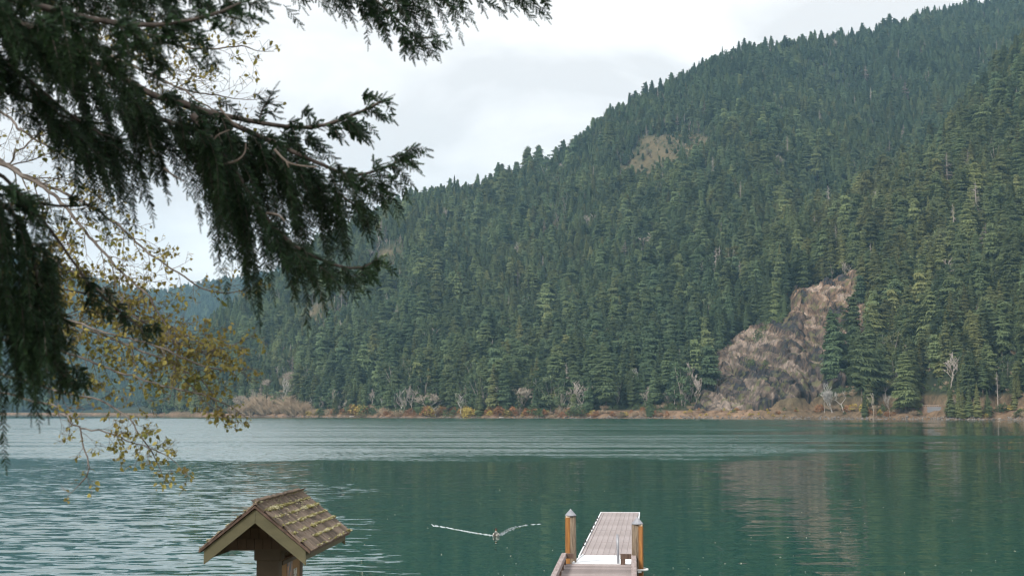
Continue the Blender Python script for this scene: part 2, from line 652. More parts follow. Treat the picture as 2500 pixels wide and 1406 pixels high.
def water_mat():
    m = bpy.data.materials.new('lake_water')
    m.use_nodes = True
    t = m.node_tree
    b = t.nodes['Principled BSDF']
    b.inputs['Base Color'].default_value = (0.006, 0.055, 0.041, 1)
    b.inputs['Roughness'].default_value = 0.01
    b.inputs['IOR'].default_value = 1.333
    g = nn(t, 'ShaderNodeNewGeometry')

    def noise(scale, sx, sy, detail=2.0, rough=0.5, rz=0.0, dist=0.0):
        mp_ = nn(t, 'ShaderNodeMapping')
        mp_.inputs['Scale'].default_value = (sx, sy, 1)
        mp_.inputs['Rotation'].default_value = (0, 0, rz)
        n_ = nn(t, 'ShaderNodeTexNoise')
        n_.inputs['Scale'].default_value = scale
        n_.inputs['Detail'].default_value = detail
        n_.inputs['Roughness'].default_value = rough
        n_.inputs['Distortion'].default_value = dist
        t.links.new(g.outputs['Position'], mp_.inputs['Vector'])
        t.links.new(mp_.outputs['Vector'], n_.inputs['Vector'])
        return n_.outputs['Fac']

    def math_(op, a, b_):
        n_ = nn(t, 'ShaderNodeMath', operation=op)
        for i, v in enumerate((a, b_)):
            if isinstance(v, (int, float)):
                n_.inputs[i].default_value = v
            else:
                t.links.new(v, n_.inputs[i])
        return n_.outputs['Value']

    a_r = nn(t, 'ShaderNodeAttribute', attribute_name='ripple').outputs['Fac']
    a_w = nn(t, 'ShaderNodeAttribute', attribute_name='ruffle').outputs['Fac']
    def slope(sx, sy, ax, ay, detail=2.0, rough=0.5, rz=0.0, dist=0.2, mask=None, lean=0.5):
        mp_ = nn(t, 'ShaderNodeMapping')
        mp_.inputs['Scale'].default_value = (sx, sy, 1)
        mp_.inputs['Rotation'].default_value = (0, 0, rz)
        n_ = nn(t, 'ShaderNodeTexNoise')
        n_.inputs['Scale'].default_value = 1.0
        n_.inputs['Detail'].default_value = detail
        n_.inputs['Roughness'].default_value = rough
        n_.inputs['Distortion'].default_value = dist
        t.links.new(g.outputs['Position'], mp_.inputs['Vector'])
        t.links.new(mp_.outputs['Vector'], n_.inputs['Vector'])
        sb = nn(t, 'ShaderNodeVectorMath', operation='SUBTRACT')
        sb.inputs[1].default_value = (0.5, lean, 0.5)
        t.links.new(n_.outputs['Color'], sb.inputs[0])
        ml = nn(t, 'ShaderNodeVectorMath', operation='MULTIPLY')
        ml.inputs[1].default_value = (ax, ay, 0)
        t.links.new(sb.outputs['Vector'], ml.inputs[0])
        if mask is None:
            return ml.outputs['Vector']
        sc = nn(t, 'ShaderNodeVectorMath', operation='SCALE')
        t.links.new(ml.outputs['Vector'], sc.inputs[0])
        t.links.new(mask, sc.inputs['Scale'])
        return sc.outputs['Vector']

    streak = noise(1.0, 0.012, 0.085, 3.0, 0.6)
    st = nn(t, 'ShaderNodeMapRange')
    st.inputs['From Min'].default_value = 0.36
    st.inputs['From Max'].default_value = 0.58
    st.inputs['To Min'].default_value = 0.5
    st.inputs['To Max'].default_value = 1.2
    t.links.new(streak, st.inputs['Value'])
    wmask = math_('MULTIPLY', a_w, st.outputs['Result'])
    layers = [slope(0.16, 0.75, 0.03, 0.05, 1.5),                       # long low undulation
              slope(0.9, 2.6, 0.05, 0.085, 2.0),                        # fine ripples everywhere
              slope(0.75, 1.70, 0.22, 0.54, 2.5, rz=-0.06, dist=0.4, mask=a_r, lean=0.52),   # near wind ripples
              slope(1.4, 3.4, 0.15, 0.25, 2.0, mask=a_r),
              slope(2.0, 3.2, 0.28, 0.42, 2.0, 0.55, 0.2, mask=wmask, lean=0.67)]   # wind cat's-paws further out
    acc_ = None
    for v_ in layers:
        if acc_ is None:
            acc_ = v_
            continue
        ad = nn(t, 'ShaderNodeVectorMath', operation='ADD')
        t.links.new(acc_, ad.inputs[0])
        t.links.new(v_, ad.inputs[1])
        acc_ = ad.outputs['Vector']
    ad = nn(t, 'ShaderNodeVectorMath', operation='ADD')
    ad.inputs[1].default_value = (0, 0, 1)
    t.links.new(acc_, ad.inputs[0])
    nrm_ = nn(t, 'ShaderNodeVectorMath', operation='NORMALIZE')
    t.links.new(ad.outputs['Vector'], nrm_.inputs[0])
    t.links.new(nrm_.outputs['Vector'], b.inputs['Normal'])
    return m


M['water'] = water_mat()
ws = np.linspace(-1.3, 1.3, 340)
wy = np.concatenate([np.linspace(8, 30, 6), np.geomspace(31, 1800, 300), np.geomspace(1850, 7000, 20)])
WX = ws[:, None] * np.maximum(wy[None, :], 45)
WY = np.tile(wy[None, :], (len(ws), 1))
# wind-ruffled band across the middle of the lake, fading toward the sheltered right
edge = 138 + 20 * vnoise(WX / 35, WY / 60, seed=31) + 12 * vnoise(WX / 9, WY / 16, seed=32)
ruf = smooth(0, 1, (WY - edge) / (34 + 0.1 * np.abs(WX))) * smooth(1.0, 0.0, (WY - (860 - 260 * smooth(0.05, 0.3, WX / WY))) / 260)
u_ = WX / WY
shelter = smooth(0.03, 0.30, u_)
lanes = np.clip(0.5 + 0.5 * fbm(WX / 260, np.log(WY) * 9, oct=3, seed=41), 0, 1)
ruf = ruf * (1 - shelter * 0.95 * smooth(0.75, 0.45, lanes + (1 - shelter) * 0.6))
ruf = ruf * (1 - 0.6 * shelter)
ruf = np.clip(ruf, 0, 1) * (1.12 + 1.3 * smooth(0.04, 0.28, u_))
# near ripples on the left
bx = -4.5 - (WY - 50) * 0.16 + 2.5 * vnoise(WY / 9, WX * 0 + 7, seed=51)
rip_ = smooth(0, 1, (bx - WX) / (0.07 * WY + 3) + 0.6) * smooth(190, 120, WY) * (0.75 + 0.35 * vnoise(WX / 14, WY / 18, seed=61))
rip_ = np.clip(rip_, 0, 1.2) * (0.5 + 0.5 * smooth(115, 60, WY))
rip_ = rip_ + 0.09 * smooth(0.0, 0.6, vnoise(WX / 18, WY / 12, seed=63))
Vw = np.stack([WX, WY, WX * 0], -1).reshape(-1, 3)
n_s, n_r = WX.shape
ii, jj = np.meshgrid(np.arange(n_s - 1), np.arange(n_r - 1), indexing='ij')
aa = (ii * n_r + jj).ravel()
lake = link(bpy.data.objects.new('lake', mesh_np('lake', Vw, np.stack([aa, aa + n_r, aa + n_r + 1, aa + 1], -1), M['water'],
                                                 {'ripple': rip_.ravel(), 'ruffle': ruf.ravel()}, smooth_=True)))
tag(lake, 'green lake with wind ruffled bands and reflections of the hillside', None, None, 'structure')

# ------------------------------------------------------------------ haze (blue air over the lake)
hz = MB().box((300, 3300, 445), (9000, 7700, 920)).obj('haze', bpy.data.materials.new('lake_air'))
hm = hz.data.materials[0]
hm.use_nodes = True
hm.node_tree.nodes.clear()
ho = nn(hm.node_tree, 'ShaderNodeOutputMaterial')
hv = nn(hm.node_tree, 'ShaderNodeVolumePrincipled')
hv.inputs['Color'].default_value = (0.42, 0.75, 1.0, 1)
hv.inputs['Density'].default_value = 0.00007
hm.node_tree.links.new(hv.outputs['Volume'], ho.inputs['Volume'])
hz['kind'] = 'stuff'
hz['label'] = 'thin blue haze in the air over the lake'

# ------------------------------------------------------------------ far trees: prototypes (height 1)


def conifer_mesh(seed, R, cb, nwh, nb, taper, droop, irreg):
    r = np.random.default_rng(seed)
    V, T, A = [], [], []

    def tri(a, b, c, ta, tb, tc):
        o = len(V)
        V.extend([a, b, c])
        A.extend([ta, tb, tc])
        T.append((o, o + 1, o + 2))
    lean = r.normal(0, 0.012, 2)
    ph = r.random() * 6
    sect = 1 + irreg * 0.5 * r.normal(0, 1, 12)
    for i in range(nwh):
        f = min((i + r.random() * 0.8) / nwh, 0.985)
        z = cb + (1 - cb) * f
        Lw = R * ((1 - f) ** taper) * (1 + irreg * r.normal(0, 0.13)) + 0.012
        if f < 0.12:
            Lw *= 0.6 + 3 * f
        n = max(4, int(nb * (0.55 + 0.45 * (1 - f))))
        ph += r.random() * 2
        for j in range(n):
            if r.random() < 0.10 * irreg:
                continue
            az = ph + 2 * PI * (j + 0.6 * r.random()) / n
            l = Lw * (0.55 + 0.62 * r.random()) * sect[int((az % (2 * PI)) / (2 * PI) * 12) % 12]
            l = max(l, 0.008)
            el = math.radians(28) * f - math.radians(droop) * (1 - f) + r.normal(0, 0.20)
            d = np.array([math.cos(az), math.sin(az), 0])
            sd_ = np.array([-d[1], d[0], 0])
            base = np.array([lean[0] * z, lean[1] * z, z + r.normal(0, 0.016)])
            pts = [base]
            e_ = el + 0.25
            for k in range(3):
                pts.append(pts[-1] + (d * math.cos(e_) + np.array([0, 0, math.sin(e_)])) * l / 3)
                e_ -= 0.22
            NS = 5
            for k in range(NS):
                f0, f1 = k / NS * 3, (k + 1) / NS * 3

                def at_(x):
                    q = min(2, int(x))
                    return pts[q] + (pts[q + 1] - pts[q]) * (x - q)
                a, b = at_(f0), at_(f1)
                w = l * (0.34, 0.33, 0.28, 0.21, 0.13)[k] * (0.7 + 0.6 * r.random()) + 0.004
                for sg in (-1, 1):
                    c = a * 0.3 + b * 0.7 + sd_ * sg * w + d * w * (0.3 + 0.3 * r.random()) + np.array([0, 0, -w * (0.1 + 0.45 * r.random())])
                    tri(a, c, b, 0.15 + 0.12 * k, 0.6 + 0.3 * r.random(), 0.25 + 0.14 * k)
            # drooping outer sprays: what the crown shows to the outside
            for k, wk_ in ((0.8, 0.22), (1.4, 0.32), (1.9, 0.36), (2.4, 0.34), (3.0, 0.24)):
                p = at_(k)
                w = l * wk_ * (0.8 + 0.4 * r.random()) + 0.003
                for u in (-0.95, -0.5, 0.0, 0.5, 0.95):
                    u += r.normal(0, 0.14)
                    a = p + sd_ * w * (u - 0.30) - d * abs(u) * w * 0.3
                    b = p + sd_ * w * (u + 0.30) - d * abs(u) * w * 0.3
                    c = p + sd_ * w * u * 1.25 + d * l * 0.13 * (0.4 + 1.2 * r.random()) - np.array([0, 0, l * (0.06 + 0.20 * r.random()) + 0.004])
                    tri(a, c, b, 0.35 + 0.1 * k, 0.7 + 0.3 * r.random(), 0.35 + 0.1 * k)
            tp = pts[3] + d * l * 0.10 - np.array([0, 0, l * 0.05])
            w = l * 0.06 + 0.002
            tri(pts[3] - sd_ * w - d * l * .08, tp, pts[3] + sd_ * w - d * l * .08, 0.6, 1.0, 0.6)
    # leader
    top = np.array([lean[0], lean[1], 1.0])
    for az in (0.3, 2.4, 4.5):
        s_ = np.array([math.cos(az), math.sin(az), 0]) * 0.008
        tri(top - np.array([0, 0, 0.07]) + s_, top + np.array([0, 0, 0.012]), top - np.array([0, 0, 0.07]) - s_, 0.4, 0.8, 0.4)
    V = np.array(V)
    rad = V * np.array([1, 1, 0])
    rad /= np.linalg.norm(rad, axis=1)[:, None] + 1e-6
    Nn = rad * 0.75 + np.array([0, 0, 0.62]) + np.repeat(r.normal(0, 0.30, (len(V) // 3, 3)), 3, 0)
    Nn /= np.linalg.norm(Nn, axis=1)[:, None] + 1e-6
    tr = MB()
    tr.nrm = Nn
    tr.tube([(0, 0, -0.08), (lean[0] * .3, lean[1] * .3, 0.3), (lean[0] * .7, lean[1] * .7, 0.7), (lean[0], lean[1], 0.97)],
            [0.014, 0.011, 0.006, 0.0015], 5)
    return V, np.array(T), np.array(A), tr


def blob_tree(seed, R, nclump, trunk_h, per=70):
    r = np.random.default_rng(seed)
    V, T, A, NB = [], [], [], []
    tr = MB()
    tr.tube([(0, 0, -0.06), (0.01, 0, trunk_h * .6), (0.02, 0.01, trunk_h)], [0.018, 0.014, 0.011], 5)
    for c in range(nclump):
        th = r.random() * 2 * PI
        zz = trunk_h + (0.98 - trunk_h) * (c + 0.5) / nclump
        rr = R * math.sqrt(max(0.05, 1 - ((zz - (trunk_h + 1) / 2 - 0.0) / ((1 - trunk_h) / 1.7)) ** 2)) * (0.45 + 0.5 * r.random())
        cc = np.array([math.cos(th) * rr, math.sin(th) * rr, zz - 0.05])
        tr.tube([(0.01, 0, trunk_h * 0.8), tuple((cc + np.array([0, 0, trunk_h])) / 2), tuple(cc)], [0.009, 0.006, 0.002], 4)
        cs = R * (0.32 + 0.22 * r.random())
        for q in range(per):
            dv = r.normal(0, 1, 3)
            dv /= np.linalg.norm(dv)
            if dv[2] < -0.45:
                dv[2] *= -0.5
            p = cc + dv * cs * (0.6 + 0.45 * r.random()) * np.array([1, 1, 0.8])
            sz = 0.016 + 0.02 * r.random()
            a = r.normal(0, 1, 3) * sz
            b = r.normal(0, 1, 3) * sz
            o = len(V)
            V += [p, p + a, p + b]
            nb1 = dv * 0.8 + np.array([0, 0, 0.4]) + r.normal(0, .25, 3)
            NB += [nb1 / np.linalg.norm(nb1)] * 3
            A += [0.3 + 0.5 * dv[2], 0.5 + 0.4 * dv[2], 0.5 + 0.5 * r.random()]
            T.append((o, o + 1, o + 2))
    tr.nrm = np.array(NB)
    return np.array(V), np.array(T), np.clip(np.array(A), 0, 1), tr


def bare_skeleton(seed, spread=0.5, levels=4, trunk=0.32, lean=0.0, thick=0.014, upright=0.35, splits=(3, 3, 3, 2)):
    """leafless broadleaf tree, height about 1."""
    r = random.Random(seed)
    tr, br = MB(), MB()

    def grow(p, d, l, rad, lev, mb):
        n = 3
        pts, rr = [p], [rad]
        for i in range(n):
            d = (d + Vector((r.gauss(0, .16), r.gauss(0, .16), r.gauss(0.03, .1)))).normalized()
            p = p + d * l / n
            pts.append(p)
            rr.append(rad * (1 - 0.45 * (i + 1) / n))
        mb.tube(pts, [max(q, .0046) for q in rr], 5 if lev == 0 else 3, cap=False)
        if lev >= levels:
            return
        for k in range(splits[min(lev, 3)]):
            a = r.random() * 2 * PI
            side = Vector((math.cos(a), math.sin(a), r.uniform(-.15, .3)))
            nd = (d * (1 - spread) + side * spread + Vector((0, 0, upright * 0.5))).normalized()
            q = pts[r.choice((2, 3, 3))]
            grow(q, nd, l * r.uniform(.62, .82), rad * 0.5, lev + 1, br)
    grow(Vector((0, 0, -.05)), Vector((lean, lean * .3, 1)).normalized(), trunk, thick, 0, tr)
    return tr, br


def snag_mesh(seed, nb=46):
    r = random.Random(seed)
    tr, br = MB(), MB()
    tr.tube([(0, 0, -.05), (0.005, 0, .5), (0.012, 0.004, 0.99)], [0.013, 0.009, 0.0025], 5)
    for i in range(nb):
        f = r.uniform(.22, .97)
        a = r.random() * 2 * PI
        l = (0.12 * (1 - f) ** 0.7 + 0.018) * r.uniform(.5, 1.1)
        d = Vector((math.cos(a), math.sin(a), r.uniform(-.35, .15)))
        p0 = Vector((0.01 * f, 0, f))
        p1 = p0 + d * l * .6
        p2 = p1 + (d + Vector((0, 0, -.2))) * l * .4
        br.tube([p0, p1, p2], [.0035, .0022, .0008], 3, cap=False)
        for q in range(3):
            s_ = p0.lerp(p2, r.uniform(.4, .95))
            br.tube([s_, s_ + Vector((r.gauss(0, .02), r.gauss(0, .02), -r.uniform(0.005, .03)))], [.0018, .0006], 3, cap=False)
    return tr, br


PROTO_COL = bpy.data.collections.new('tree_kinds')
PROTO = []          # (kind, crown mesh, trunk mesh)


def reg(kind, crown, trunk_mb, tmat, idx):
    tm = trunk_mb.mesh('trunk', tmat)
    PROTO.append((kind, crown, tm))
    # joined copy used by the mass of far trees
    me = bpy.data.meshes.new('tree_kind')
    nv = len(crown.vertices)
    V1 = np.empty(nv * 3, np.float32)
    crown.vertices.foreach_get('co', V1)
    V2 = np.empty(len(tm.vertices) * 3, np.float32)
    tm.vertices.foreach_get('co', V2)
    faces = [tuple(p.vertices) for p in crown.polygons] + [tuple(i + nv for i in p.vertices) for p in tm.polygons]
    me.from_pydata(np.concatenate([V1, V2]).reshape(-1, 3).tolist(), [], faces)
    me.materials.append(crown.materials[0])
    me.materials.append(tmat)
    me.polygons.foreach_set('material_index', [0] * len(crown.polygons) + [1] * len(tm.polygons))
    if 'tip' in crown.attributes:
        a = me.attributes.new('tip', 'FLOAT', 'POINT')
        t1 = np.empty(nv, np.float32)
        crown.attributes['tip'].data.foreach_get('value', t1)
        a.data.foreach_set('value', np.concatenate([t1, np.zeros(len(tm.vertices), np.float32)]))
    me.update()
    if crown.has_custom_normals:
        me.polygons.foreach_set('use_smooth', [True] * len(me.polygons))
        cnn = np.empty(len(crown.loops) * 3, np.float32)
        crown.corner_normals.foreach_get('vector', cnn)
        cnn = cnn.reshape(-1, 3)
        tnn = np.array([tuple(v.normal) for v in tm.vertices], np.float32)
        lv_ = np.empty(len(tm.loops), np.int32)
        tm.loops.foreach_get('vertex_index', lv_)
        me.normals_split_custom_set(np.concatenate([cnn, tnn[lv_]]).tolist())
    o = bpy.data.objects.new('kind_%02d' % idx, me)
    PROTO_COL.objects.link(o)


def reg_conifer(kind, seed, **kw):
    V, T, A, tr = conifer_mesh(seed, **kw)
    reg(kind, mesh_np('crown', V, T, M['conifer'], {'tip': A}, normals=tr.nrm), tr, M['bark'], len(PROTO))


reg_conifer('fir', 1, R=0.165, cb=0.14, nwh=52, nb=12, taper=0.52, droop=14, irreg=0.75)
reg_conifer('fir', 2, R=0.160, cb=0.22, nwh=46, nb=12, taper=0.45, droop=18, irreg=1.0)
reg_conifer('fir', 3, R=0.190, cb=0.10, nwh=50, nb=12, taper=0.60, droop=10, irreg=0.65)
reg_conifer('fir', 4, R=0.150, cb=0.28, nwh=42, nb=12, taper=0.38, droop=20, irreg=1.1)
reg_conifer('spruce', 5, R=0.175, cb=0.04, nwh=42, nb=12, taper=0.95, droop=14, irreg=0.4)
reg_conifer('spruce', 6, R=0.145, cb=0.05, nwh=42, nb=11, taper=1.0, droop=18, irreg=0.35)
reg_conifer('cedar', 7, R=0.150, cb=0.03, nwh=44, nb=12, taper=0.85, droop=28, irreg=0.35)
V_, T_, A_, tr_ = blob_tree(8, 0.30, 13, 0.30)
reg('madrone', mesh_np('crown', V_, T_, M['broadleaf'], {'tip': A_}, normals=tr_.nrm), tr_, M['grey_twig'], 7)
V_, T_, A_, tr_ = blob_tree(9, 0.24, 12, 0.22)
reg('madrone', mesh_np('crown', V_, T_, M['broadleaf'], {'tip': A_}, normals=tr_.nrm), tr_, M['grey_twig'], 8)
tr_, br_ = snag_mesh(10)
reg('snag', br_.mesh('crown', M['grey_twig']), tr_, M['grey_twig'], 9)
tr_, br_ = bare_skeleton(11, 0.5, 4, 0.30, 0, 0.014)
reg('bare', br_.mesh('crown', M['grey_twig']), tr_, M['grey_twig'], 10)
V_, T_, A_, tr_ = conifer_mesh(12, R=0.13, cb=0.25, nwh=20, nb=7, taper=0.7, droop=18, irreg=1.2)
reg('dead_fir', mesh_np('crown', V_, T_[::2], M['dead_needles'], {'tip': A_}, normals=tr_.nrm), tr_, M['grey_twig'], 11)

# ------------------------------------------------------------------ scatter the forest
sp = 6.8
gx, gy = np.meshgrid(np.arange(-420, 1250, sp), np.arange(640, 2680, sp), indexing='ij')
gx = (gx + RNG.uniform(-.48, .48, gx.shape) * sp).ravel()
gy = (gy + RNG.uniform(-.48, .48, gy.shape) * sp).ravel()
s_ = gx / gy
dsh = gy - shore_d(s_)
keep = (dsh > 13) & (s_ > -0.33) & (s_ < 0.50) & (gy < np.interp(s_, rg_s, rg_d) * 1.04)
gx, gy, dsh, s_ = gx[keep], gy[keep], dsh[keep], s_[keep]
gz = hill(gx, gy)
px_, py_ = proj(gx, gy, gz)
bare_ = bareness(px_, py_)
incl = inpoly(px_ + 20 * fbm(gx / 14, gy / 20, oct=2, seed=73), py_ - 3 + 16 * fbm(gx / 14, gy / 20, oct=2, seed=74), CLIFF) & (gy < 1200)
thin = (fbm(gx / 55, gy / 90, oct=2, seed=71) > 0.85) * 0.5
# the patches are gaps in the wood: keep the downhill side clear too, so that they show
bare_low = np.maximum.reduce([bare_, bareness(px_, py_ - 14) * 0.95, bareness(px_, py_ - 28) * 0.85])
keep = (~incl) & (RNG.random(len(gx)) > np.maximum(bare_low * 0.76, thin)) & (gz > 1.0)
keep &= ~((px_ > 2235) & (px_ < 2318) & (dsh < 38))
keep &= ~((px_ > 1985) & (px_ < 2135) & (dsh < 60) & (RNG.random(len(px_)) < 0.75))
keep &= ~((px_ > 1440) & (px_ < 2000) & (dsh < 30))
gx, gy, gz, dsh, px_, py_, bare_ = [a[keep] for a in (gx, gy, gz, dsh, px_, py_, bare_)]
n = len(gx)
up_t = np.clip(gz / np.maximum(60, np.interp(gx / gy, rg_s, rg_z)), 0, 1)
H = (24 - 10.5 * up_t ** 0.6) * np.exp(RNG.normal(0, 0.32, n)) * (1 + 0.22 * fbm(gx / 80, gy / 120, oct=2, seed=81))
H = np.clip(H, 7, 38)
H *= (1 - 0.6 * np.clip(np.maximum(bare_, bareness(px_, py_ - 14)) * 1.6, 0, 1))
rnd = RNG.random(n)
kind = np.select([rnd < .20, rnd < .42, rnd < .60, rnd < .77, rnd < .82, rnd < .86, rnd < .90, rnd < .925, rnd < .948, rnd < .968, rnd < .98, rnd < .99],
                 [0, 1, 2, 3, 4, 5, 6, 7, 8, 9, 10, 11], 1)
low = RNG.random(n) < smooth(100, 20, dsh) * 0.36
kind = np.where(low, RNG.choice([7, 8, 10, 6, 8, 10], n), kind)
near_bare = RNG.random(n) < np.clip(np.maximum(bare_, bareness(px_, py_ + 15)) * 1.2, 0, .55)
kind = np.where(near_bare, RNG.choice([7, 8, 9, 10, 11, 8], n), kind)
H = np.where(np.isin(kind, [7, 8]), H * 0.8, H)
H = np.where(kind == 10, H * 0.75, H)
H = np.where(kind == 9, H * 0.9, H)
spurness = smooth(0.20, 0.30, gx / gy + 0.06) * smooth(1420, 1290, gy)
tone = 0.27 + 0.20 * fbm(gx / 140, gy / 200, oct=3, seed=91) + 0.26 * RNG.normal(0, 1, n) * 0.8 + 0.30 * spurness - 0.10 * smooth(1500, 2200, gy) - 0.14 * smooth(0.18, 0.28, gx / gy) * smooth(1450, 1650, gy)
tone = np.where(kind == 6, tone + 0.45, tone)
tone = np.clip(tone, 0, 0.85)
wid = RNG.uniform(0.85, 1.25, n)
rotz = RNG.uniform(0, 2 * PI, n)

# which trees show largest: paint simple outlines back to front and count what stays in view
BW, BH = 1250, 703
buf = np.full((BH, BW), -1, np.int32)
order = np.argsort(-gy)
tx, ty = proj(gx, gy, gz + H)
for i in order:
    y0, y1 = ty[i] / 2, py_[i] / 2
    if y1 < 0 or y0 >= BH or px_[i] < -20 or px_[i] > 2520:
        continue
    w = (y1 - y0) * 0.15 * wid[i]
    ya, yb = max(0, int(y0)), min(BH - 1, int(y1))
    for yy in range(ya, yb + 1):
        q = (yy - y0) / max(1e-3, y1 - y0)
        hw = w * min(1.0, q * 1.25)
        xa, xb = int(px_[i] / 2 - hw), int(px_[i] / 2 + hw) + 1
        if xb > 0 and xa < BW:
            buf[yy, max(0, xa):min(BW, xb)] = i
# the near boughs hide this part of the picture
buf[:, :270] = -1
buf[:390, :440] = -1
cnt = np.bincount(buf[buf >= 0], minlength=n)
hero = np.argsort(-cnt)[:285]
hero_set = np.zeros(n, bool)
hero_set[hero] = True


def scatter(name, X, Y, Z, Hh, Wd, Rz, Kd, Tn, label):
    me = bpy.data.meshes.new(name)
    me.vertices.add(len(X))
    me.vertices.foreach_set('co', np.stack([X, Y, Z], -1).astype(np.float32).ravel())
    for an, av in (('hgt', Hh), ('wid', Wd), ('rz', Rz), ('tone', Tn)):
        a = me.attributes.new(an, 'FLOAT', 'POINT')
        a.data.foreach_set('value', np.ascontiguousarray(av, np.float32))
    a = me.attributes.new('knd', 'INT', 'POINT')
    a.data.foreach_set('value', np.ascontiguousarray(Kd, np.int32))
    o = link(bpy.data.objects.new(name, me))
    ng_ = bpy.data.node_groups.new(name + '_scatter', 'GeometryNodeTree')
    ng_.interface.new_socket('Geometry', in_out='INPUT', socket_type='NodeSocketGeometry')
    ng_.interface.new_socket('Geometry', in_out='OUTPUT', socket_type='NodeSocketGeometry')
    gi = ng_.nodes.new('NodeGroupInput')
    go = ng_.nodes.new('NodeGroupOutput')
    ip = ng_.nodes.new('GeometryNodeInstanceOnPoints')
    ci = ng_.nodes.new('GeometryNodeCollectionInfo')
    ci.inputs['Collection'].default_value = PROTO_COL
    ci.inputs['Separate Children'].default_value = True
    ci.inputs['Reset Children'].default_value = True
    ip.inputs['Pick Instance'].default_value = True

    def attr(nm, typ='FLOAT'):
        q = ng_.nodes.new('GeometryNodeInputNamedAttribute')
        q.data_type = typ
        q.inputs['Name'].default_value = nm
        return q.outputs['Attribute']
    lk = ng_.links.new
    lk(gi.outputs[0], ip.inputs['Points'])
    lk(ci.outputs['Instances'], ip.inputs['Instance'])
    lk(attr('knd', 'INT'), ip.inputs['Instance Index'])
    cz = ng_.nodes.new('ShaderNodeCombineXYZ')
    lk(attr('rz'), cz.inputs['Z'])
    lk(cz.outputs[0], ip.inputs['Rotation'])
    mul = ng_.nodes.new('ShaderNodeMath')
    mul.operation = 'MULTIPLY'
    lk(attr('hgt'), mul.inputs[0])
    lk(attr('wid'), mul.inputs[1])
    cs = ng_.nodes.new('ShaderNodeCombineXYZ')
    lk(mul.outputs[0], cs.inputs['X'])
    lk(mul.outputs[0], cs.inputs['Y'])
    lk(attr('hgt'), cs.inputs['Z'])
    lk(cs.outputs[0], ip.inputs['Scale'])
    lk(ip.outputs[0], go.inputs[0])
    md = o.modifiers.new('scatter', 'NODES')
    md.node_group = ng_
    tag(o, label, 'forest', None, 'stuff')
    return o


k = ~hero_set
scatter('forest', gx[k], gy[k], gz[k] - 0.3, H[k], wid[k], rotz[k], kind[k], tone[k], 'dense conifer forest covering the hillside up to the ridge')

# far mountain trees
sp2 = 15.0
fx, fy = np.meshgrid(np.arange(-1900, 500, sp2), np.arange(FD0, FD1 * 1.02, sp2 * 1.25), indexing='ij')
fx = (fx + RNG.uniform(-.5, .5, fx.shape) * sp2).ravel()
fy = (fy + RNG.uniform(-.5, .5, fy.shape) * sp2).ravel()
fs = fx / fy
kk = (fs > -0.47) & (fs < -0.06)
fx, fy = fx[kk], fy[kk]
fz = farhill(fx, fy)
kk = fz > 1
fx, fy, fz = fx[kk], fy[kk], fz[kk]
m_ = len(fx)
scatter('woods', fx, fy, fz - 0.5, np.clip(27 * np.exp(RNG.normal(0, .22, m_)), 10, 45), RNG.uniform(1.15, 1.6, m_), RNG.uniform(0, 6.28, m_),
        RNG.choice([0, 1, 2, 4, 5], m_), np.clip(0.1 + 0.12 * RNG.normal(0, 1, m_), 0, 1), 'blue green woods on the distant mountain')

# the trees that show largest, one by one
MARKS = [(600, 'the broad tan bare tree'), (690, 'the leaning white stem'), (752, 'the willow thicket'), (812, 'the thin bare tree'), (878, 'the white parked car'),
         (975, 'the tall white forked tree'), (1064, 'the white candelabra tree'), (1126, 'the tangled white tree'), (1172, 'the bright conical cedar'),
         (1228, 'the grey fan crowned tree'), (1283, 'the tan fan crowned tree'), (1345, 'the pale round madrone'), (1397, 'the small white twig tree'),
         (1450, 'the tall broad shore fir'), (1552, 'the twin stemmed pale tree'), (1587, 'the small shore spruce'), (1700, "the rock face's left foot"),
         (1900, "the rock face's middle"), (2040, 'the big rock face fir'), (2120, "the rock face's right edge"), (2212, 'the tall olive fir'),
         (2280, 'the guardrail'), (2340, 'the young spruces'), (2440, 'the stranded pale log')]
ORD = ['', 'second ', 'third ', 'fourth ', 'fifth ', 'sixth ', 'seventh ', 'eighth ', 'ninth ', 'tenth ', 'eleventh ', 'twelfth ', 'thirteenth ', 'fourteenth ', 'fifteenth ']
LOOK = {'fir': ('fir_tree', 'layered fir'), 'spruce': ('spruce_tree', 'pointed spruce'), 'cedar': ('cedar_tree', 'drooping cedar'),
        'madrone': ('madrone_tree', 'round broadleaf tree'), 'snag': ('dead_tree', 'grey dead conifer'),
        'bare': ('bare_tree', 'leafless brown tree'), 'dead_fir': ('dying_fir', 'brown dying fir')}


def place_tree(kidx, loc, hgt, w, rz, tn, label, group, name=None):
    kd, crown, trunk = PROTO[kidx]
    root = empty(name or LOOK[kd][0], loc, label, 'tree', group, rz)
    root.scale = (hgt * w, hgt * w, hgt)
    for nm, me in (('trunk', trunk), ('crown', crown)):
        o = bpy.data.objects.new(nm, me)
        link(o, root)
        o['tone'] = float(tn)
    return root


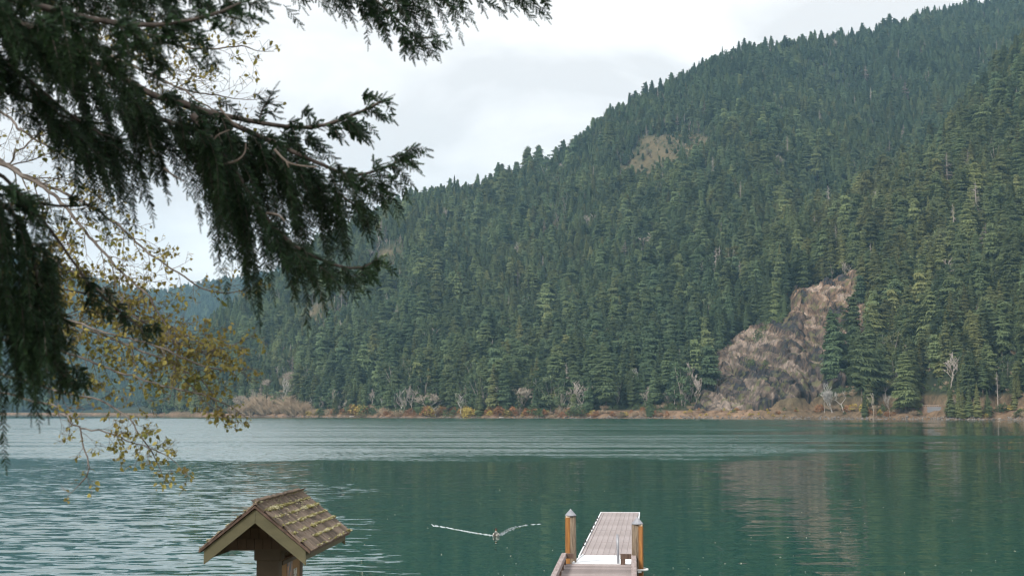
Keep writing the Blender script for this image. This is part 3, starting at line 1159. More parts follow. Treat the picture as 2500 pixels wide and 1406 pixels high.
keyed = {}
for i in hero:
    mk = min(MARKS, key=lambda m_: abs(m_[0] - px_[i]))
    dx = px_[i] - mk[0]
    side = 'directly behind' if abs(dx) < 10 else 'right of' if dx > 0 else 'left of'
    tier = 'at the shore' if dsh[i] < 36 else 'low on the slope' if dsh[i] < 95 else 'partway upslope' if dsh[i] < 220 else 'far upslope'
    kd_ = PROTO[kind[i]][0]
    size = 'tall' if H[i] > 36 else 'medium' if H[i] > 25 else 'short'
    tn_ = '' if kd_ in ('snag', 'bare', 'dead_fir') else 'olive ' if tone[i] > .6 else 'green ' if tone[i] > .28 else 'dark '
    keyed.setdefault((size, tn_, LOOK[kd_][1], tier, side, mk[1]), []).append((abs(dx), i))
for (size, tn_, look, tier, side, mk), mem in keyed.items():
    for q, (_, i) in enumerate(sorted(mem)):
        lab = '%s%s %s%s %s %s %s' % (ORD[q], size, tn_, look, tier, side, mk)
        grp = {'fir': 'firs', 'spruce': 'spruces', 'cedar': 'cedars'}.get(PROTO[kind[i]][0], 'other trees') + ' on the far hillside'
        place_tree(int(kind[i]), (gx[i], gy[i], gz[i] - 0.3), H[i], wid[i], rotz[i], tone[i], lab, grp)

# ------------------------------------------------------------------ helpers on the far shore


def ground_at(px, py, dmin=0.0):
    """where the sight line through a photo point meets the hillside (or the waterline)."""
    s0, e0 = sxy(px, py)
    Y = float(shore_d(np.array(s0))) + np.arange(dmin, 1500, 0.5)
    z = hill(s0 * Y, Y)
    hit = np.nonzero(z >= CAMZ + e0 * Y)[0]
    i = hit[0] if len(hit) else 0
    return Vector((s0 * Y[i], Y[i], float(z[i])))


def shore_at(px, d):
    s0 = sxy(px, 1020)[0]
    Y = float(shore_d(np.array(s0))) + d
    return Vector((s0 * Y, Y, float(hill(np.array(s0 * Y), np.array(Y)))))


def hpx(p, n_px):
    return n_px * p.y / F


# ------------------------------------------------------------------ bare rock face above the shore road


def rock_mat():
    m = bpy.data.materials.new('weathered_rock')
    m.use_nodes = True
    t = m.node_tree
    b = t.nodes['Principled BSDF']
    b.inputs['Roughness'].default_value = 0.92
    b.inputs['Specular IOR Level'].default_value = 0.2
    g = nn(t, 'ShaderNodeNewGeometry')
    mp_ = nn(t, 'ShaderNodeMapping')
    mp_.inputs['Scale'].default_value = (1, 0.6, 0.45)
    mp_.inputs['Rotation'].default_value = (0, 0.5, 0)
    t.links.new(g.outputs['Position'], mp_.inputs['Vector'])
    n1 = nn(t, 'ShaderNodeTexNoise')
    n1.inputs['Scale'].default_value = 0.055
    n1.inputs['Detail'].default_value = 4
    n2 = nn(t, 'ShaderNodeTexNoise')
    n2.inputs['Scale'].default_value = 0.32
    n2.inputs['Detail'].default_value = 5
    n2.inputs['Roughness'].default_value = 0.6
    for q in (n1, n2):
        t.links.new(mp_.outputs['Vector'], q.inputs['Vector'])
    fa = nn(t, 'ShaderNodeAttribute', attribute_name='facet')
    ha = nn(t, 'ShaderNodeAttribute', attribute_name='high')
    ramps = []
    for stops in (((0.15, (0.022, 0.021, 0.024)), (0.38, (0.070, 0.055, 0.047)), (0.62, (0.108, 0.082, 0.064)), (0.92, (0.20, 0.16, 0.13))),
                  ((0.15, (0.032, 0.030, 0.032)), (0.38, (0.112, 0.076, 0.054)), (0.62, (0.175, 0.118, 0.078)), (0.92, (0.29, 0.225, 0.18)))):
        r1 = nn(t, 'ShaderNodeValToRGB')
        els = r1.color_ramp.elements
        while len(els) < 4:
            els.new(0.5)
        for el, (p_, c_) in zip(els, stops):
            el.position = p_
            el.color = rgba(c_)
        ramps.append(r1)
    mf_ = nn(t, 'ShaderNodeMath', operation='MULTIPLY_ADD')
    t.links.new(n1.outputs['Fac'], mf_.inputs[0])
    mf_.inputs[1].default_value = 0.9
    mf_.inputs[2].default_value = -0.45
    mf2 = nn(t, 'ShaderNodeMath', operation='ADD')
    t.links.new(mf_.outputs[0], mf2.inputs[0])
    t.links.new(fa.outputs['Fac'], mf2.inputs[1])
    for r1 in ramps:
        t.links.new(mf2.outputs[0], r1.inputs['Fac'])
    hm_ = nn(t, 'ShaderNodeMix', data_type='RGBA')
    t.links.new(ha.outputs['Fac'], hm_.inputs['Factor'])
    t.links.new(ramps[0].outputs['Color'], hm_.inputs['A'])
    t.links.new(ramps[1].outputs['Color'], hm_.inputs['B'])
    r2 = nn(t, 'ShaderNodeValToRGB')
    r2.color_ramp.elements[0].position, r2.color_ramp.elements[0].color = 0.36, (0.36, 0.36, 0.375, 1)
    r2.color_ramp.elements[1].position, r2.color_ramp.elements[1].color = 0.64, (1.25, 1.22, 1.2, 1)
    t.links.new(n2.outputs['Fac'], r2.inputs['Fac'])
    mu = nn(t, 'ShaderNodeMix', data_type='RGBA', blend_type='MULTIPLY')
    mu.inputs['Factor'].default_value = 1
    t.links.new(hm_.outputs['Result'], mu.inputs['A'])
    t.links.new(r2.outputs['Color'], mu.inputs['B'])
    # moss and grass caught on the ledges
    n3 = nn(t, 'ShaderNodeTexNoise')
    n3.inputs['Scale'].default_value = 0.14
    n3.inputs['Detail'].default_value = 6
    t.links.new(g.outputs['Position'], n3.inputs['Vector'])
    r3 = nn(t, 'ShaderNodeValToRGB')
    r3.color_ramp.elements[0].position = 0.54
    r3.color_ramp.elements[1].position = 0.66
    t.links.new(n3.outputs['Fac'], r3.inputs['Fac'])
    gm = nn(t, 'ShaderNodeMix', data_type='RGBA')
    gm.inputs['B'].default_value = (0.10, 0.105, 0.04, 1)
    sc_ = nn(t, 'ShaderNodeMath', operation='MULTIPLY')
    sc_.inputs[1].default_value = 0.6
    t.links.new(r3.outputs['Color'], sc_.inputs[0])
    t.links.new(sc_.outputs[0], gm.inputs['Factor'])
    t.links.new(mu.outputs['Result'], gm.inputs['A'])
    t.links.new(gm.outputs['Result'], b.inputs['Base Color'])
    bu = nn(t, 'ShaderNodeBump')
    bu.inputs['Distance'].default_value = 0.25
    t.links.new(n2.outputs['Fac'], bu.inputs['Height'])
    t.links.new(bu.outputs['Normal'], b.inputs['Normal'])
    return m


M['rock'] = rock_mat()
cx_ = np.arange(108, 292, 0.75)
cy_ = np.arange(876, 1150, 0.85)
CX, CY = np.meshgrid(cx_, cy_, indexing='ij')
CZ = hill(CX, CY)
qx, qy = proj(CX, CY, CZ)
jx = 7 * fbm(CX / 9, CY / 12, oct=3, seed=201)
jy = 6 * fbm(CX / 9, CY / 12, oct=3, seed=211)
msk = (inpoly(qx + jx, qy + jy, CLIFF)).astype(float) * (CY - shore_d(CX / CY) > 15)
wgt = msk.copy()
for _ in range(7):
    wgt = (wgt + np.roll(wgt, 1, 0) + np.roll(wgt, -1, 0) + np.roll(wgt, 1, 1) + np.roll(wgt, -1, 1)) / 5
wgt = smooth(0.5, 1.0, wgt)
ca = CX * 0.8 + CZ * 0.55
cb_ = CZ - CX * 0.35
n1 = fbm(ca / 16, cb_ / 26, oct=4, seed=221)
n2 = 1 - np.abs(fbm(ca / 7, cb_ / 15, oct=4, seed=231))


def facets(u, v, seed, tilt=1.0):
    """broken rock: blocks with their own height and tilt, sharp joints between."""
    iu, iv = np.floor(u), np.floor(v)
    best = np.full(u.shape, 9.0)
    sec = np.full(u.shape, 9.0)
    hh = np.zeros(u.shape)
    idv = np.zeros(u.shape)
    for du in (-1, 0, 1):
        for dv in (-1, 0, 1):
            cu, cv = iu + du, iv + dv
            z0_ = cu * 0
            pu = cu + _h(cu, cv, z0_, seed)
            pv = cv + _h(cu, cv, z0_ + 1, seed)
            d2 = np.hypot(u - pu, v - pv)
            hgt = _h(cu, cv, z0_ + 2, seed) + tilt * ((_h(cu, cv, z0_ + 3, seed) - .5) * (u - pu) + (_h(cu, cv, z0_ + 4, seed) - .35) * (v - pv))
            nw = d2 < best
            sec = np.where(nw, best, np.minimum(sec, d2))
            hh = np.where(nw, hgt, hh)
            idv = np.where(nw, _h(cu, cv, z0_ + 5, seed), idv)
            best = np.where(nw, d2, best)
    return hh, idv, sec - best


wu, wv = ca + 2.5 * fbm(ca / 9, cb_ / 9, oct=2, seed=261), cb_ + 3 * fbm(ca / 11, cb_ / 11, oct=2, seed=262)
f1, i1, e1 = facets(wu / 11, wv / 15, 5, 1.6)
f2, i2, e2 = facets(wu / 4.2, wv / 7.0, 6, 1.8)
f3, i3, e3 = facets(wu / 1.9, wv / 2.8, 7, 1.6)
low_ = smooth(14, 45, CY - shore_d(CX / CY))
disp = (0.3 + 0.7 * low_) * (2.0 + 2.5 * n1 + 5.5 * f1 + 3.6 * f2 + 1.7 * f3 - 4.0 * smooth(.12, .0, e1) - 2.4 * smooth(.17, 0, e2))
rock_tone = np.clip(0.5 + 0.9 * (i1 - .5) * .5 + .7 * (i2 - .5) + .5 * (i3 - .5), 0, 1)
rock_crack = np.maximum(smooth(.07, 0, e1), smooth(.09, 0, e2) * .8)
off = wgt * np.maximum(disp, 0.8) - (1 - wgt) * 1.2
CXd = CX + off * 0.12 * n1
CYd = CY - off * 0.72
CZd = CZ + off * 0.55
Vc = np.stack([CXd, CYd, CZd], -1).reshape(-1, 3)
na, nb_ = CX.shape
ii, jj = np.meshgrid(np.arange(na - 1), np.arange(nb_ - 1), indexing='ij')
aa = (ii * nb_ + jj).ravel()
Tc = np.stack([aa, aa + nb_, aa + nb_ + 1, aa + 1], -1)
mf = msk.ravel() > 0.5
ok = mf[Tc].any(1)
Tc = Tc[ok]
used = np.unique(Tc)
remap = np.full(len(Vc), -1)
remap[used] = np.arange(len(used))
cl = link(bpy.data.objects.new('cliff', mesh_np('cliff', Vc[used], remap[Tc], M['rock'], {'facet': rock_tone.ravel()[used], 'high': smooth(20, 95, CZ).ravel()[used]})))
tag(cl, 'bare brown rock face above the shore road', None, None, 'structure')

# ------------------------------------------------------------------ shore road terrace, guardrail, retaining wall, rocks
M['stone'] = mat('wall_stone', (0.12, 0.12, 0.13), 0.9, (0.24, 0.24, 0.25), 1.2, bump=0.05)
M['road'] = mat('road_gravel', (0.20, 0.13, 0.09), 0.95, (0.28, 0.2, 0.15), 1.0)
M['rail_wood'] = mat('guardrail_wood', (0.26, 0.20, 0.15), 0.9, (0.36, 0.28, 0.22), 2.0)
pa, pb = shore_at(2238, 14), shore_at(2322, 14)
zt = 8.3
rd = MB()
dxy = (pb - pa)
dxy.z = 0
dl = dxy.length
ux = dxy.normalized()
uy = Vector((-ux.y, ux.x, 0))
rot = Matrix((ux, uy, Vector((0, 0, 1)))).transposed()


def terr(x, y, z):
    return Vector((pa.x, pa.y, 0)) + ux * x + uy * y + Vector((0, 0, z))


rd.box(terr(dl / 2, 6.2, zt / 2 - 0.6), (dl, 11, zt), rot)
tag(rd.obj('road', M['road']), 'short stretch of shore road above the retaining wall', None, None, 'structure')
wroot = empty('retaining_wall', terr(dl * 0.62, 0.4, 2.5), 'grey stone retaining wall below the shore road right of the rock face', 'wall')
cnt_ = 0
for row in range(5):
    for c in range(13):
        x = dl * 0.33 + c * 1.0 + (0.5 if row % 2 else 0)
        mbk = MB().box((0, 0, 0), (0.96, 0.7, 0.86))
        if cnt_ == 0:
            blk_me = mbk.mesh('stone', M['stone'])
        o = link(bpy.data.objects.new('stone', blk_me), wroot)
        w_ = terr(x, 0.3 + random.uniform(-.06, .06), 3.4 + row * 0.9)
        o.location = w_ - wroot.location
        o.rotation_euler = (0, 0, math.atan2(ux.y, ux.x))
        cnt_ += 1
groot = empty('guardrail', terr(dl / 2, 1.0, zt - 0.6), 'low wooden guardrail along the shore road right of the rock face', 'guardrail')
post_me = MB().box((0, 0, 0.45), (0.28, 0.28, 0.9)).mesh('post', M['rail_wood'])
npost = int(dl / 1.6)
for c in range(npost):
    o = link(bpy.data.objects.new('post', post_me), groot)
    o.location = terr((c + .5) * dl / npost, 1.0, zt - 0.62) - groot.location
    o.rotation_euler = (0, 0, math.atan2(ux.y, ux.x))
MB().box(terr(dl / 2, 1.0, zt + 0.12) - groot.location, (dl, 0.2, 0.3), rot).obj('beam', M['rail_wood'], groot)

rk = MB()
rr_ = random.Random(5)
for i in range(1500):
    px = rr_.uniform(560, 2540)
    big = px > 1250
    d = rr_.uniform(-1.5, 3.2 if big else 1.0)
    p = shore_at(px, d)
    sz = rr_.uniform(.25, .7) * (1.5 if big and rr_.random() < .3 else 1.0)
    p.z = max(p.z, -0.1) + sz * 0.2
    vs = []
    for k_ in range(6):
        v = Vector(((1, 0, 0), (-1, 0, 0), (0, 1, 0), (0, -1, 0), (0, 0, 1), (0, 0, -1))[k_])
        vs.append(p + v * sz * rr_.uniform(.6, 1.25) + Vector((rr_.gauss(0, .1), rr_.gauss(0, .1), 0)) * sz)
    rk.add(vs, [(0, 2, 4), (2, 1, 4), (1, 3, 4), (3, 0, 4), (2, 0, 5), (1, 2, 5), (3, 1, 5), (0, 3, 5)])
M['shore_rock'] = mat('shore_rock', (0.07, 0.065, 0.06), 0.85, (0.22, 0.19, 0.165), 0.35)
ro = rk.obj('shore_rocks', M['shore_rock'])
tag(ro, 'rough dark rocks lining the far waterline', 'rocks', None, 'stuff')

# ------------------------------------------------------------------ shrubs along the far shore


def twig_bush(seed, n_=90):
    r = random.Random(seed)
    mb = MB()
    for i in range(n_):
        a = r.random() * 2 * PI
        out = r.uniform(.1, .62)
        h = r.uniform(.5, 1.0) * (1 - 0.5 * out)
        d = Vector((math.cos(a), math.sin(a), 0))
        p0 = d * 0.12 * r.random()
        p1 = p0 + d * out * .45 + Vector((0, 0, h * .55))
        p2 = p0 + d * out + Vector((r.gauss(0, .05), r.gauss(0, .05), h))
        mb.tube([p0, p1, p2], [.011, .008, .003], 3, cap=False)
        for q in range(4):
            s0 = p1.lerp(p2, r.uniform(-.2, .9))
            mb.tube([s0, s0 + Vector((r.gauss(0, .1), r.gauss(0, .1), r.uniform(.03, .16)))], [.006, .002], 3, cap=False)
    return mb


def leaf_bush(seed, n_=420, spike=0.0):
    r = np.random.default_rng(seed)
    V, T = [], []
    for i in range(n_):
        th = r.random() * 2 * PI
        z = r.random() ** 0.8
        rad = 0.55 * math.sqrt(max(0.02, 1 - (z * 0.98) ** 2)) * (0.75 + 0.35 * math.sin(3 * th + seed) * math.sin(5 * z + seed)) * (0.55 + 0.45 * r.random())
        p = np.array([math.cos(th) * rad, math.sin(th) * rad, z * (0.9 + 0.15 * math.sin(2 * th + seed))])
        o = len(V)
        V += [p, p + r.normal(0, .055, 3), p + r.normal(0, .055, 3) + np.array([0, 0, spike])]
        T.append((o, o + 1, o + 2))
    return np.array(V), np.array(T)


TW = [twig_bush(s0).mesh('twigs', M['willow']) for s0 in (1, 2, 3)]
BU = {}
for nm in ('autumn', 'yellow', 'greenbush'):
    BU[nm] = []
    for s0 in (1, 2, 3):
        V_, T_ = leaf_bush(s0 * 7 + len(nm))
        BU[nm].append(mesh_np('leaves', V_, T_, M[nm]))


for q_, nm_ in enumerate(('greenbush', 'greenbush', 'willow')):
    o = bpy.data.objects.new('kind_%02d' % (len(PROTO) + q_), TW[0] if nm_ == 'willow' else BU[nm_][q_])
    PROTO_COL.objects.link(o)
ux_, uy_ = np.meshgrid(np.arange(-300, 420, 4.2), np.arange(640, 1600, 4.2), indexing='ij')
ux_ = (ux_ + RNG.uniform(-2, 2, ux_.shape)).ravel()
uy_ = (uy_ + RNG.uniform(-2, 2, uy_.shape)).ravel()
us_ = ux_ / uy_
ud_ = uy_ - shore_d(us_)
uz_ = hill(ux_, uy_)
upx, upy = proj(ux_, uy_, uz_)
kk = (ud_ > 12) & (ud_ < 90) & (us_ > -0.26) & (us_ < 0.45) & ~(inpoly(upx, upy, CLIFF)) & ~((upx > 2238) & (upx < 2318) & (ud_ < 26)) & ~((upx > 1400) & (upx < 2010) & (ud_ < 22))
ux_, uy_, uz_ = ux_[kk], uy_[kk], uz_[kk]
cxx, cyy = np.meshgrid(np.arange(-120, 420, 5.0), np.arange(1300, 2250, 5.0), indexing='ij')
cxx = (cxx + RNG.uniform(-2.4, 2.4, cxx.shape)).ravel()
cyy = (cyy + RNG.uniform(-2.4, 2.4, cyy.shape)).ravel()
czz = hill(cxx, cyy)
cpx, cpy = proj(cxx, cyy, czz)
kk = (bareness(cpx, cpy) > .2) & (RNG.random(len(cxx)) < .4 + .5 * vnoise(cxx / 30, cyy / 45, seed=77))
ux_, uy_, uz_ = np.concatenate([ux_, cxx[kk]]), np.concatenate([uy_, cyy[kk]]), np.concatenate([uz_, czz[kk]])
nu = len(ux_)
scatter('undergrowth', ux_, uy_, uz_ - .2, RNG.uniform(1.5, 4.2, nu), RNG.uniform(1.0, 1.7, nu), RNG.uniform(0, 6.28, nu), RNG.choice([12, 13, 12, 13, 14], nu), RNG.random(nu), 'low brush under the trees along the far shore')

SHRUBS = {}


def shrub(name, me, p, w, h, label, group=None, cat='shrub'):
    o = link(bpy.data.objects.new(name, me))
    o.location = p
    o.scale = (w, w, h)
    o.rotation_euler = (0, 0, random.uniform(0, 6.28))
    tag(o, label, cat, group)
    SHRUBS.setdefault(label, []).append((p.x / p.y, o))
    return o


PLACES = [(620, 'at the left tip of the willow thicket'), (700, 'in the left half of the willow thicket'), (780, 'in the right half of the willow thicket'),
          (870, 'below the white parked car, on its left'), (960, 'right of the white parked car'), (1040, 'left of the white candelabra tree'),
          (1120, 'right of the white candelabra tree'), (1250, 'below the grey fan crowned tree'), (1345, 'below the round pale madrone'),
          (1430, 'beside the small white twig tree'), (1520, 'left of the twin pale trunks'), (1580, 'just left of the small shore spruce'),
          (1700, 'right of the small shore spruce'), (2000, 'below the rock face'), (2100, 'around the leaning white stems'), (2240, 'left of the guardrail'), (2600, 'under the young spruces')]


def place_name(px):
    return next(t_ for x_, t_ in PLACES if px < x_)


rs = random.Random(21)
for i in range(34):
    px = 566 + i * 6.4 + rs.uniform(-5, 5)
    p = shore_at(px, rs.uniform(1.5, 13))
    env = 18 + 44 * max(0, math.sin((px - 560) / 225 * PI)) ** 0.8 * (0.6 + .4 * math.sin(px / 14))
    h = hpx(p, max(10, env) * rs.uniform(.6, 1.15))
    shrub('willow_shrub', rs.choice(TW), p, h * rs.uniform(1.0, 1.5), h, 'tan leafless willow ' + place_name(px), 'tan willows ' + place_name(px))
for i in range(110):
    px = 742 + i * 8.2 + rs.uniform(-9, 9)
    if px > 1640:
        break
    p = shore_at(px, rs.uniform(1.0, 10))
    kd = rs.choices(['autumn', 'greenbush', 'yellow', 'willow'], [.36, .33, .09, .22])[0]
    h = hpx(p, rs.uniform(9, 25) * (0.7 if px > 1440 else 1))
    w = h * rs.uniform(1.1, 2.0)
    nm, lab = {'autumn': ('autumn_shrub', 'rust orange autumn shrub'), 'yellow': ('yellow_shrub', 'golden yellow shrub'), 'greenbush': ('green_shrub', 'green shore shrub'),
               'willow': ('willow_shrub', 'small tan twiggy shrub')}[kd]
    me = rs.choice(TW) if kd == 'willow' else rs.choice(BU[kd])
    shrub(nm, me, p, w, h, lab + ' ' + place_name(px), lab + 's ' + place_name(px))
for i in range(95):
    px = rs.uniform(1640, 2520)
    if 2240 < px < 2315 and rs.random() < .6:
        continue
    p = shore_at(px, rs.uniform(2.5, 15))
    kd = rs.choices(['autumn', 'greenbush', 'yellow', 'willow'], [.2, .38, .22, .2] if px > 2000 else [.25, .1, .25, .4])[0]
    h = hpx(p, rs.uniform(4, 9) if px < 2000 else rs.uniform(7, 22))
    w = h * rs.uniform(1.2, 2.2)
    nm, lab = {'autumn': ('autumn_shrub', 'rust brown low shrub'), 'yellow': ('yellow_shrub', 'mossy yellow low shrub'), 'greenbush': ('green_shrub', 'dark green shore shrub'),
               'willow': ('willow_shrub', 'dry tan twiggy shrub')}[kd]
    me = rs.choice(TW) if kd == 'willow' else rs.choice(BU[kd])
    shrub(nm, me, p, w, h, lab + ' ' + place_name(px), lab + 's ' + place_name(px))
# bushes growing on the rock face
for (px, py, n_) in ((1990, 708, 10), (2047, 728, 12), (2064, 722, 10), (1832, 905, 26), (1808, 912, 14), (1810, 960, 14), (1868, 905, 22), (1850, 842, 34), (1872, 815, 36), (1905, 800, 30), (1772, 880, 20), (1745, 905, 22), (2030, 800, 20), (2085, 830, 18), (1925, 860, 12)):
    p = ground_at(px, py)
    h = hpx(p, n_)
    shrub('green_shrub', rs.choice(BU['greenbush']), p + Vector((0, -3, 1.0)), h * 1.1, h, 'green bush clinging to the bare rock face', 'green bushes on the rock face')

for lab, mem in SHRUBS.items():
    if len(mem) > 1:
        for q, (_, o) in enumerate(sorted(mem, key=lambda z: z[0])):
            o['label'] = (ORD[q].strip() if q else 'first') + ' from the left, ' + lab if q < len(ORD) else 'one more from the left, ' + lab

# ------------------------------------------------------------------ leafless and special trees on the far shore
SK = {}
SK['white_fork'] = bare_skeleton(31, .55, 3, .34, .10, .020, .3, (2, 3, 2, 2))
SK['candelabra'] = bare_skeleton(35, .75, 3, .42, -.05, .022, .55, (3, 2, 2, 2))
SK['fan'] = bare_skeleton(33, .42, 5, .30, .02, .020, .5, (5, 4, 3, 3))
SK['broad'] = bare_skeleton(34, .6, 5, .24, .05, .022, .3, (5, 4, 3, 3))
SK['pole'] = bare_skeleton(37, .35, 4, .42, .12, .013, .6, (3, 2, 2, 2))
M['white_bark'] = mat('white_bark', (0.30, 0.28, 0.26), 0.85, (0.44, 0.42, 0.39), 3)
M['tan_twig'] = mat('tan_twig', (0.28, 0.23, 0.18), 0.9, (0.42, 0.36, 0.29), 3)
SKM = {}
for k_, (a_, b_) in SK.items():
    for mn in ('white_bark', 'tan_twig'):
        SKM[k_, mn] = (a_.mesh('trunk', M[mn]), b_.mesh('crown', M[mn]))
BT = [(600, 1004, 62, 'broad', 'tan_twig', 'broad tan crowned bare tree standing left of the willow thicket'),
      (690, 1003, 56, 'pole', 'white_bark', 'white leaning bare stem in the middle of the willow thicket'),
      (752, 1002, 42, 'candelabra', 'white_bark', 'short white bare tree at the right edge of the willow thicket'),
      (665, 960, 48, 'broad', 'tan_twig', 'tan bare tree on the slope behind the willow thicket'),
      (720, 948, 56, 'broad', 'tan_twig', 'tallest tan bare tree on the slope behind the willow thicket'),
      (812, 1003, 40, 'pole', 'tan_twig', 'thin bare tree left of the white parked car'),
      (930, 1006, 26, 'pole', 'white_bark', 'small bare stem right of the white parked car'),
      (975, 1001, 66, 'white_fork', 'white_bark', 'tall white forked bare tree between the parked car and the candelabra tree'),
      (1037, 1003, 72, 'broad', 'tan_twig', 'wide tan crowned bare tree just left of the white candelabra tree'),
      (1064, 1015, 50, 'candelabra', 'white_bark', 'white candelabra shaped bare tree at the waterline'),
      (1126, 1012, 58, 'white_fork', 'white_bark', 'white bare tree with a tangled crown over the waterline'),
      (1152, 1000, 44, 'candelabra', 'white_bark', 'white bare tree next to the bright conical cedar'),
      (1228, 990, 68, 'fan', 'tan_twig', 'grey fan crowned bare tree in the middle of the shore'),
      (1283, 992, 62, 'fan', 'tan_twig', 'tan fan crowned bare tree left of the upright pale tree'),
      (1324, 992, 62, 'pole', 'white_bark', 'upright pale grey bare tree left of the round madrone'),
      (1397, 1010, 36, 'candelabra', 'white_bark', 'small white bare twig tree right of the round madrone'),
      (1552, 985, 56, 'pole', 'white_bark', 'pale twin stemmed bare tree left of the small shore spruce'),
      (1604, 958, 48, 'candelabra', 'tan_twig', 'brown bare tree behind the small shore spruce'),
      (1337, 935, 46, 'fan', 'tan_twig', 'purplish bare tree crown above the upright pale tree'),
      (1590, 875, 40, 'fan', 'tan_twig', 'grey bare tree high among the firs left of the rock face'),
      (2013, 1006, 48, 'pole', 'white_bark', 'leaning white stem at the right foot of the rock face'),
      (2032, 1006, 54, 'fan', 'white_bark', 'bushy white bare tree at the right foot of the rock face'),
      (2060, 1006, 58, 'white_fork', 'white_bark', 'white bare tree leaning right beside the dark fir under the rock face'),
      (2132, 1016, 42, 'pole', 'tan_twig', 'tan leaning bare tree left of the guardrail'),
      (2172, 1012, 34, 'pole', 'white_bark', 'thin pale stem at the waterline left of the guardrail')]
for (px, py, n_, k_, mn, lab) in BT:
    p = shore_at(px, 4 + (1012 - py) * 0.9) if py > 985 else ground_at(px, py)
    h = hpx(p, n_) * 1.3
    root = empty('bare_tree', p - Vector((0, 0, .2)), lab, 'tree', None, rs.uniform(0, 6.28))
    root.scale = (h * .95, h * .95, h)
    for me in SKM[k_, mn]:
        link(bpy.data.objects.new(me.name.split('.')[0], me), root)

SPT = [(1748, 705, 105, 9, .5, 'tall grey dead conifer above the left edge of the rock face'),
       (1587, 1018, 63, 4, .10, 'small dark spruce at the waterline between the white trees and the rock face'),
       (1172, 1017, 84, 6, .55, 'bright green conical cedar at the waterline beside the white trees'),
       (1045, 985, 100, 6, .95, 'yellow green cedar behind the wide tan bare tree'),
       (1205, 1003, 126, 6, .80, 'tall yellow green cedar behind the grey fan crowned tree'),
       (1345, 1008, 96, 7, .40, 'round crowned pale madrone right of the upright pale tree'),
       (1270, 1012, 54, 8, .65, 'low bushy olive tree in the middle of the shore'),
       (1370, 1014, 70, 8, .30, 'bushy green tree at the waterline right of the madrone'),
       (2040, 962, 185, 2, .05, 'big dark fir standing in front of the rock face on its right side'),
       (2105, 1000, 150, 1, .35, 'loose green fir right of the big dark fir'),
       (2112, 1018, 66, 6, .5, 'drooping green cedar at the waterline right of the white stems'),
       (2212, 1012, 150, 0, .55, 'tall layered olive fir left of the guardrail'),
       (2322, 1018, 92, 5, .55, 'tallest of the young spruces beside the guardrail'),
       (2340, 1019, 86, 5, .75, 'second young light green spruce right of the guardrail'),
       (2352, 1020, 72, 5, .80, 'short light green spruce in the middle of the young spruces'),
       (2366, 1018, 88, 5, .55, 'dark young spruce right of the short light green one'),
       (2388, 1018, 86, 5, .85, 'bright young spruce standing apart at the right of the young spruces'),
       (2412, 1016, 64, 4, .45, 'wide young spruce at the right end of the young spruces'),
       (1165, 1014, 40, 8, .45, 'low green bush tree left of the conical cedar'),
       (1450, 985, 170, 2, .20, 'tall broad fir right of the round madrone'),
       (1480, 992, 150, 0, .30, 'layered fir with a visible grey stem left of the twin pale trunks')]
for (px, py, n_, kx, tn, lab) in SPT:
    p = shore_at(px, 2.5 + (1019 - py) * 0.9) if py > 975 else ground_at(px, py)
    if px == 2040:
        p = shore_at(px, 40)
    h = hpx(p, n_)
    place_tree(kx, p - Vector((0, 0, .3)), h, 1.05, rs.uniform(0, 6.28), tn, lab, None)

# driftwood logs
M['drift'] = mat('driftwood', (0.38, 0.35, 0.32), 0.9, (0.55, 0.52, 0.48), 2)
for (px, dx, lab) in ((1085, 9, 'pale driftwood log leaning on the bank right of the candelabra tree'), (1225, 12, 'dark driftwood log lying at the waterline below the fan crowned tree'),
                      (860, 14, 'pale driftwood log at the waterline below the parked car'), (2440, 8, 'pale stranded log on the rocks at the right end of the shore')):
    p = shore_at(px, 0.6)
    w = hpx(p, dx)
    o = MB().tube([(-w / 2, 0, .1), (0, .3, .25), (w / 2, .2, .6 if px != 1085 else w * .8)], [.28, .24, .12], 6).obj('driftwood_log', M['drift'], smooth_=True)
    o.location = p + Vector((0, 0, .2))
    tag(o, lab, 'log')

# white car parked behind the shore shrubs
cp_ = shore_at(878, 12)
car = empty('parked_car', cp_ + Vector((0, 0, 0.3)), 'small white car parked behind the rust coloured shore shrubs', 'car', None, 0.15)
M['car_white'] = mat('car_paint', (0.8, 0.8, 0.8), 0.3, spec=0.5)
M['dark_glass'] = mat('dark_glass', (0.02, 0.025, 0.03), 0.1, spec=0.6)
M['rubber'] = mat('rubber', (0.02, 0.02, 0.02), 0.8)
MB().prism([(-2.2, .35), (2.2, .35), (2.25, .8), (1.3, .95), (.7, 1.42), (-1.3, 1.45), (-2.1, 1.0)], 'y', -.85, .85).obj('body', M['car_white'], car, bevel=.06)
MB().prism([(-1.15, .98), (1.05, .98), (.62, 1.34), (-1.1, 1.36)], 'y', -.87, -.86).obj('window', M['dark_glass'], car)
for wx_ in (-1.35, 1.4):
    for wy_ in (-.86, .86):
        MB().tube([(wx_, wy_ - .1, .34), (wx_, wy_ + .1, .34)], .34, 12).obj('wheel', M['rubber'], car)

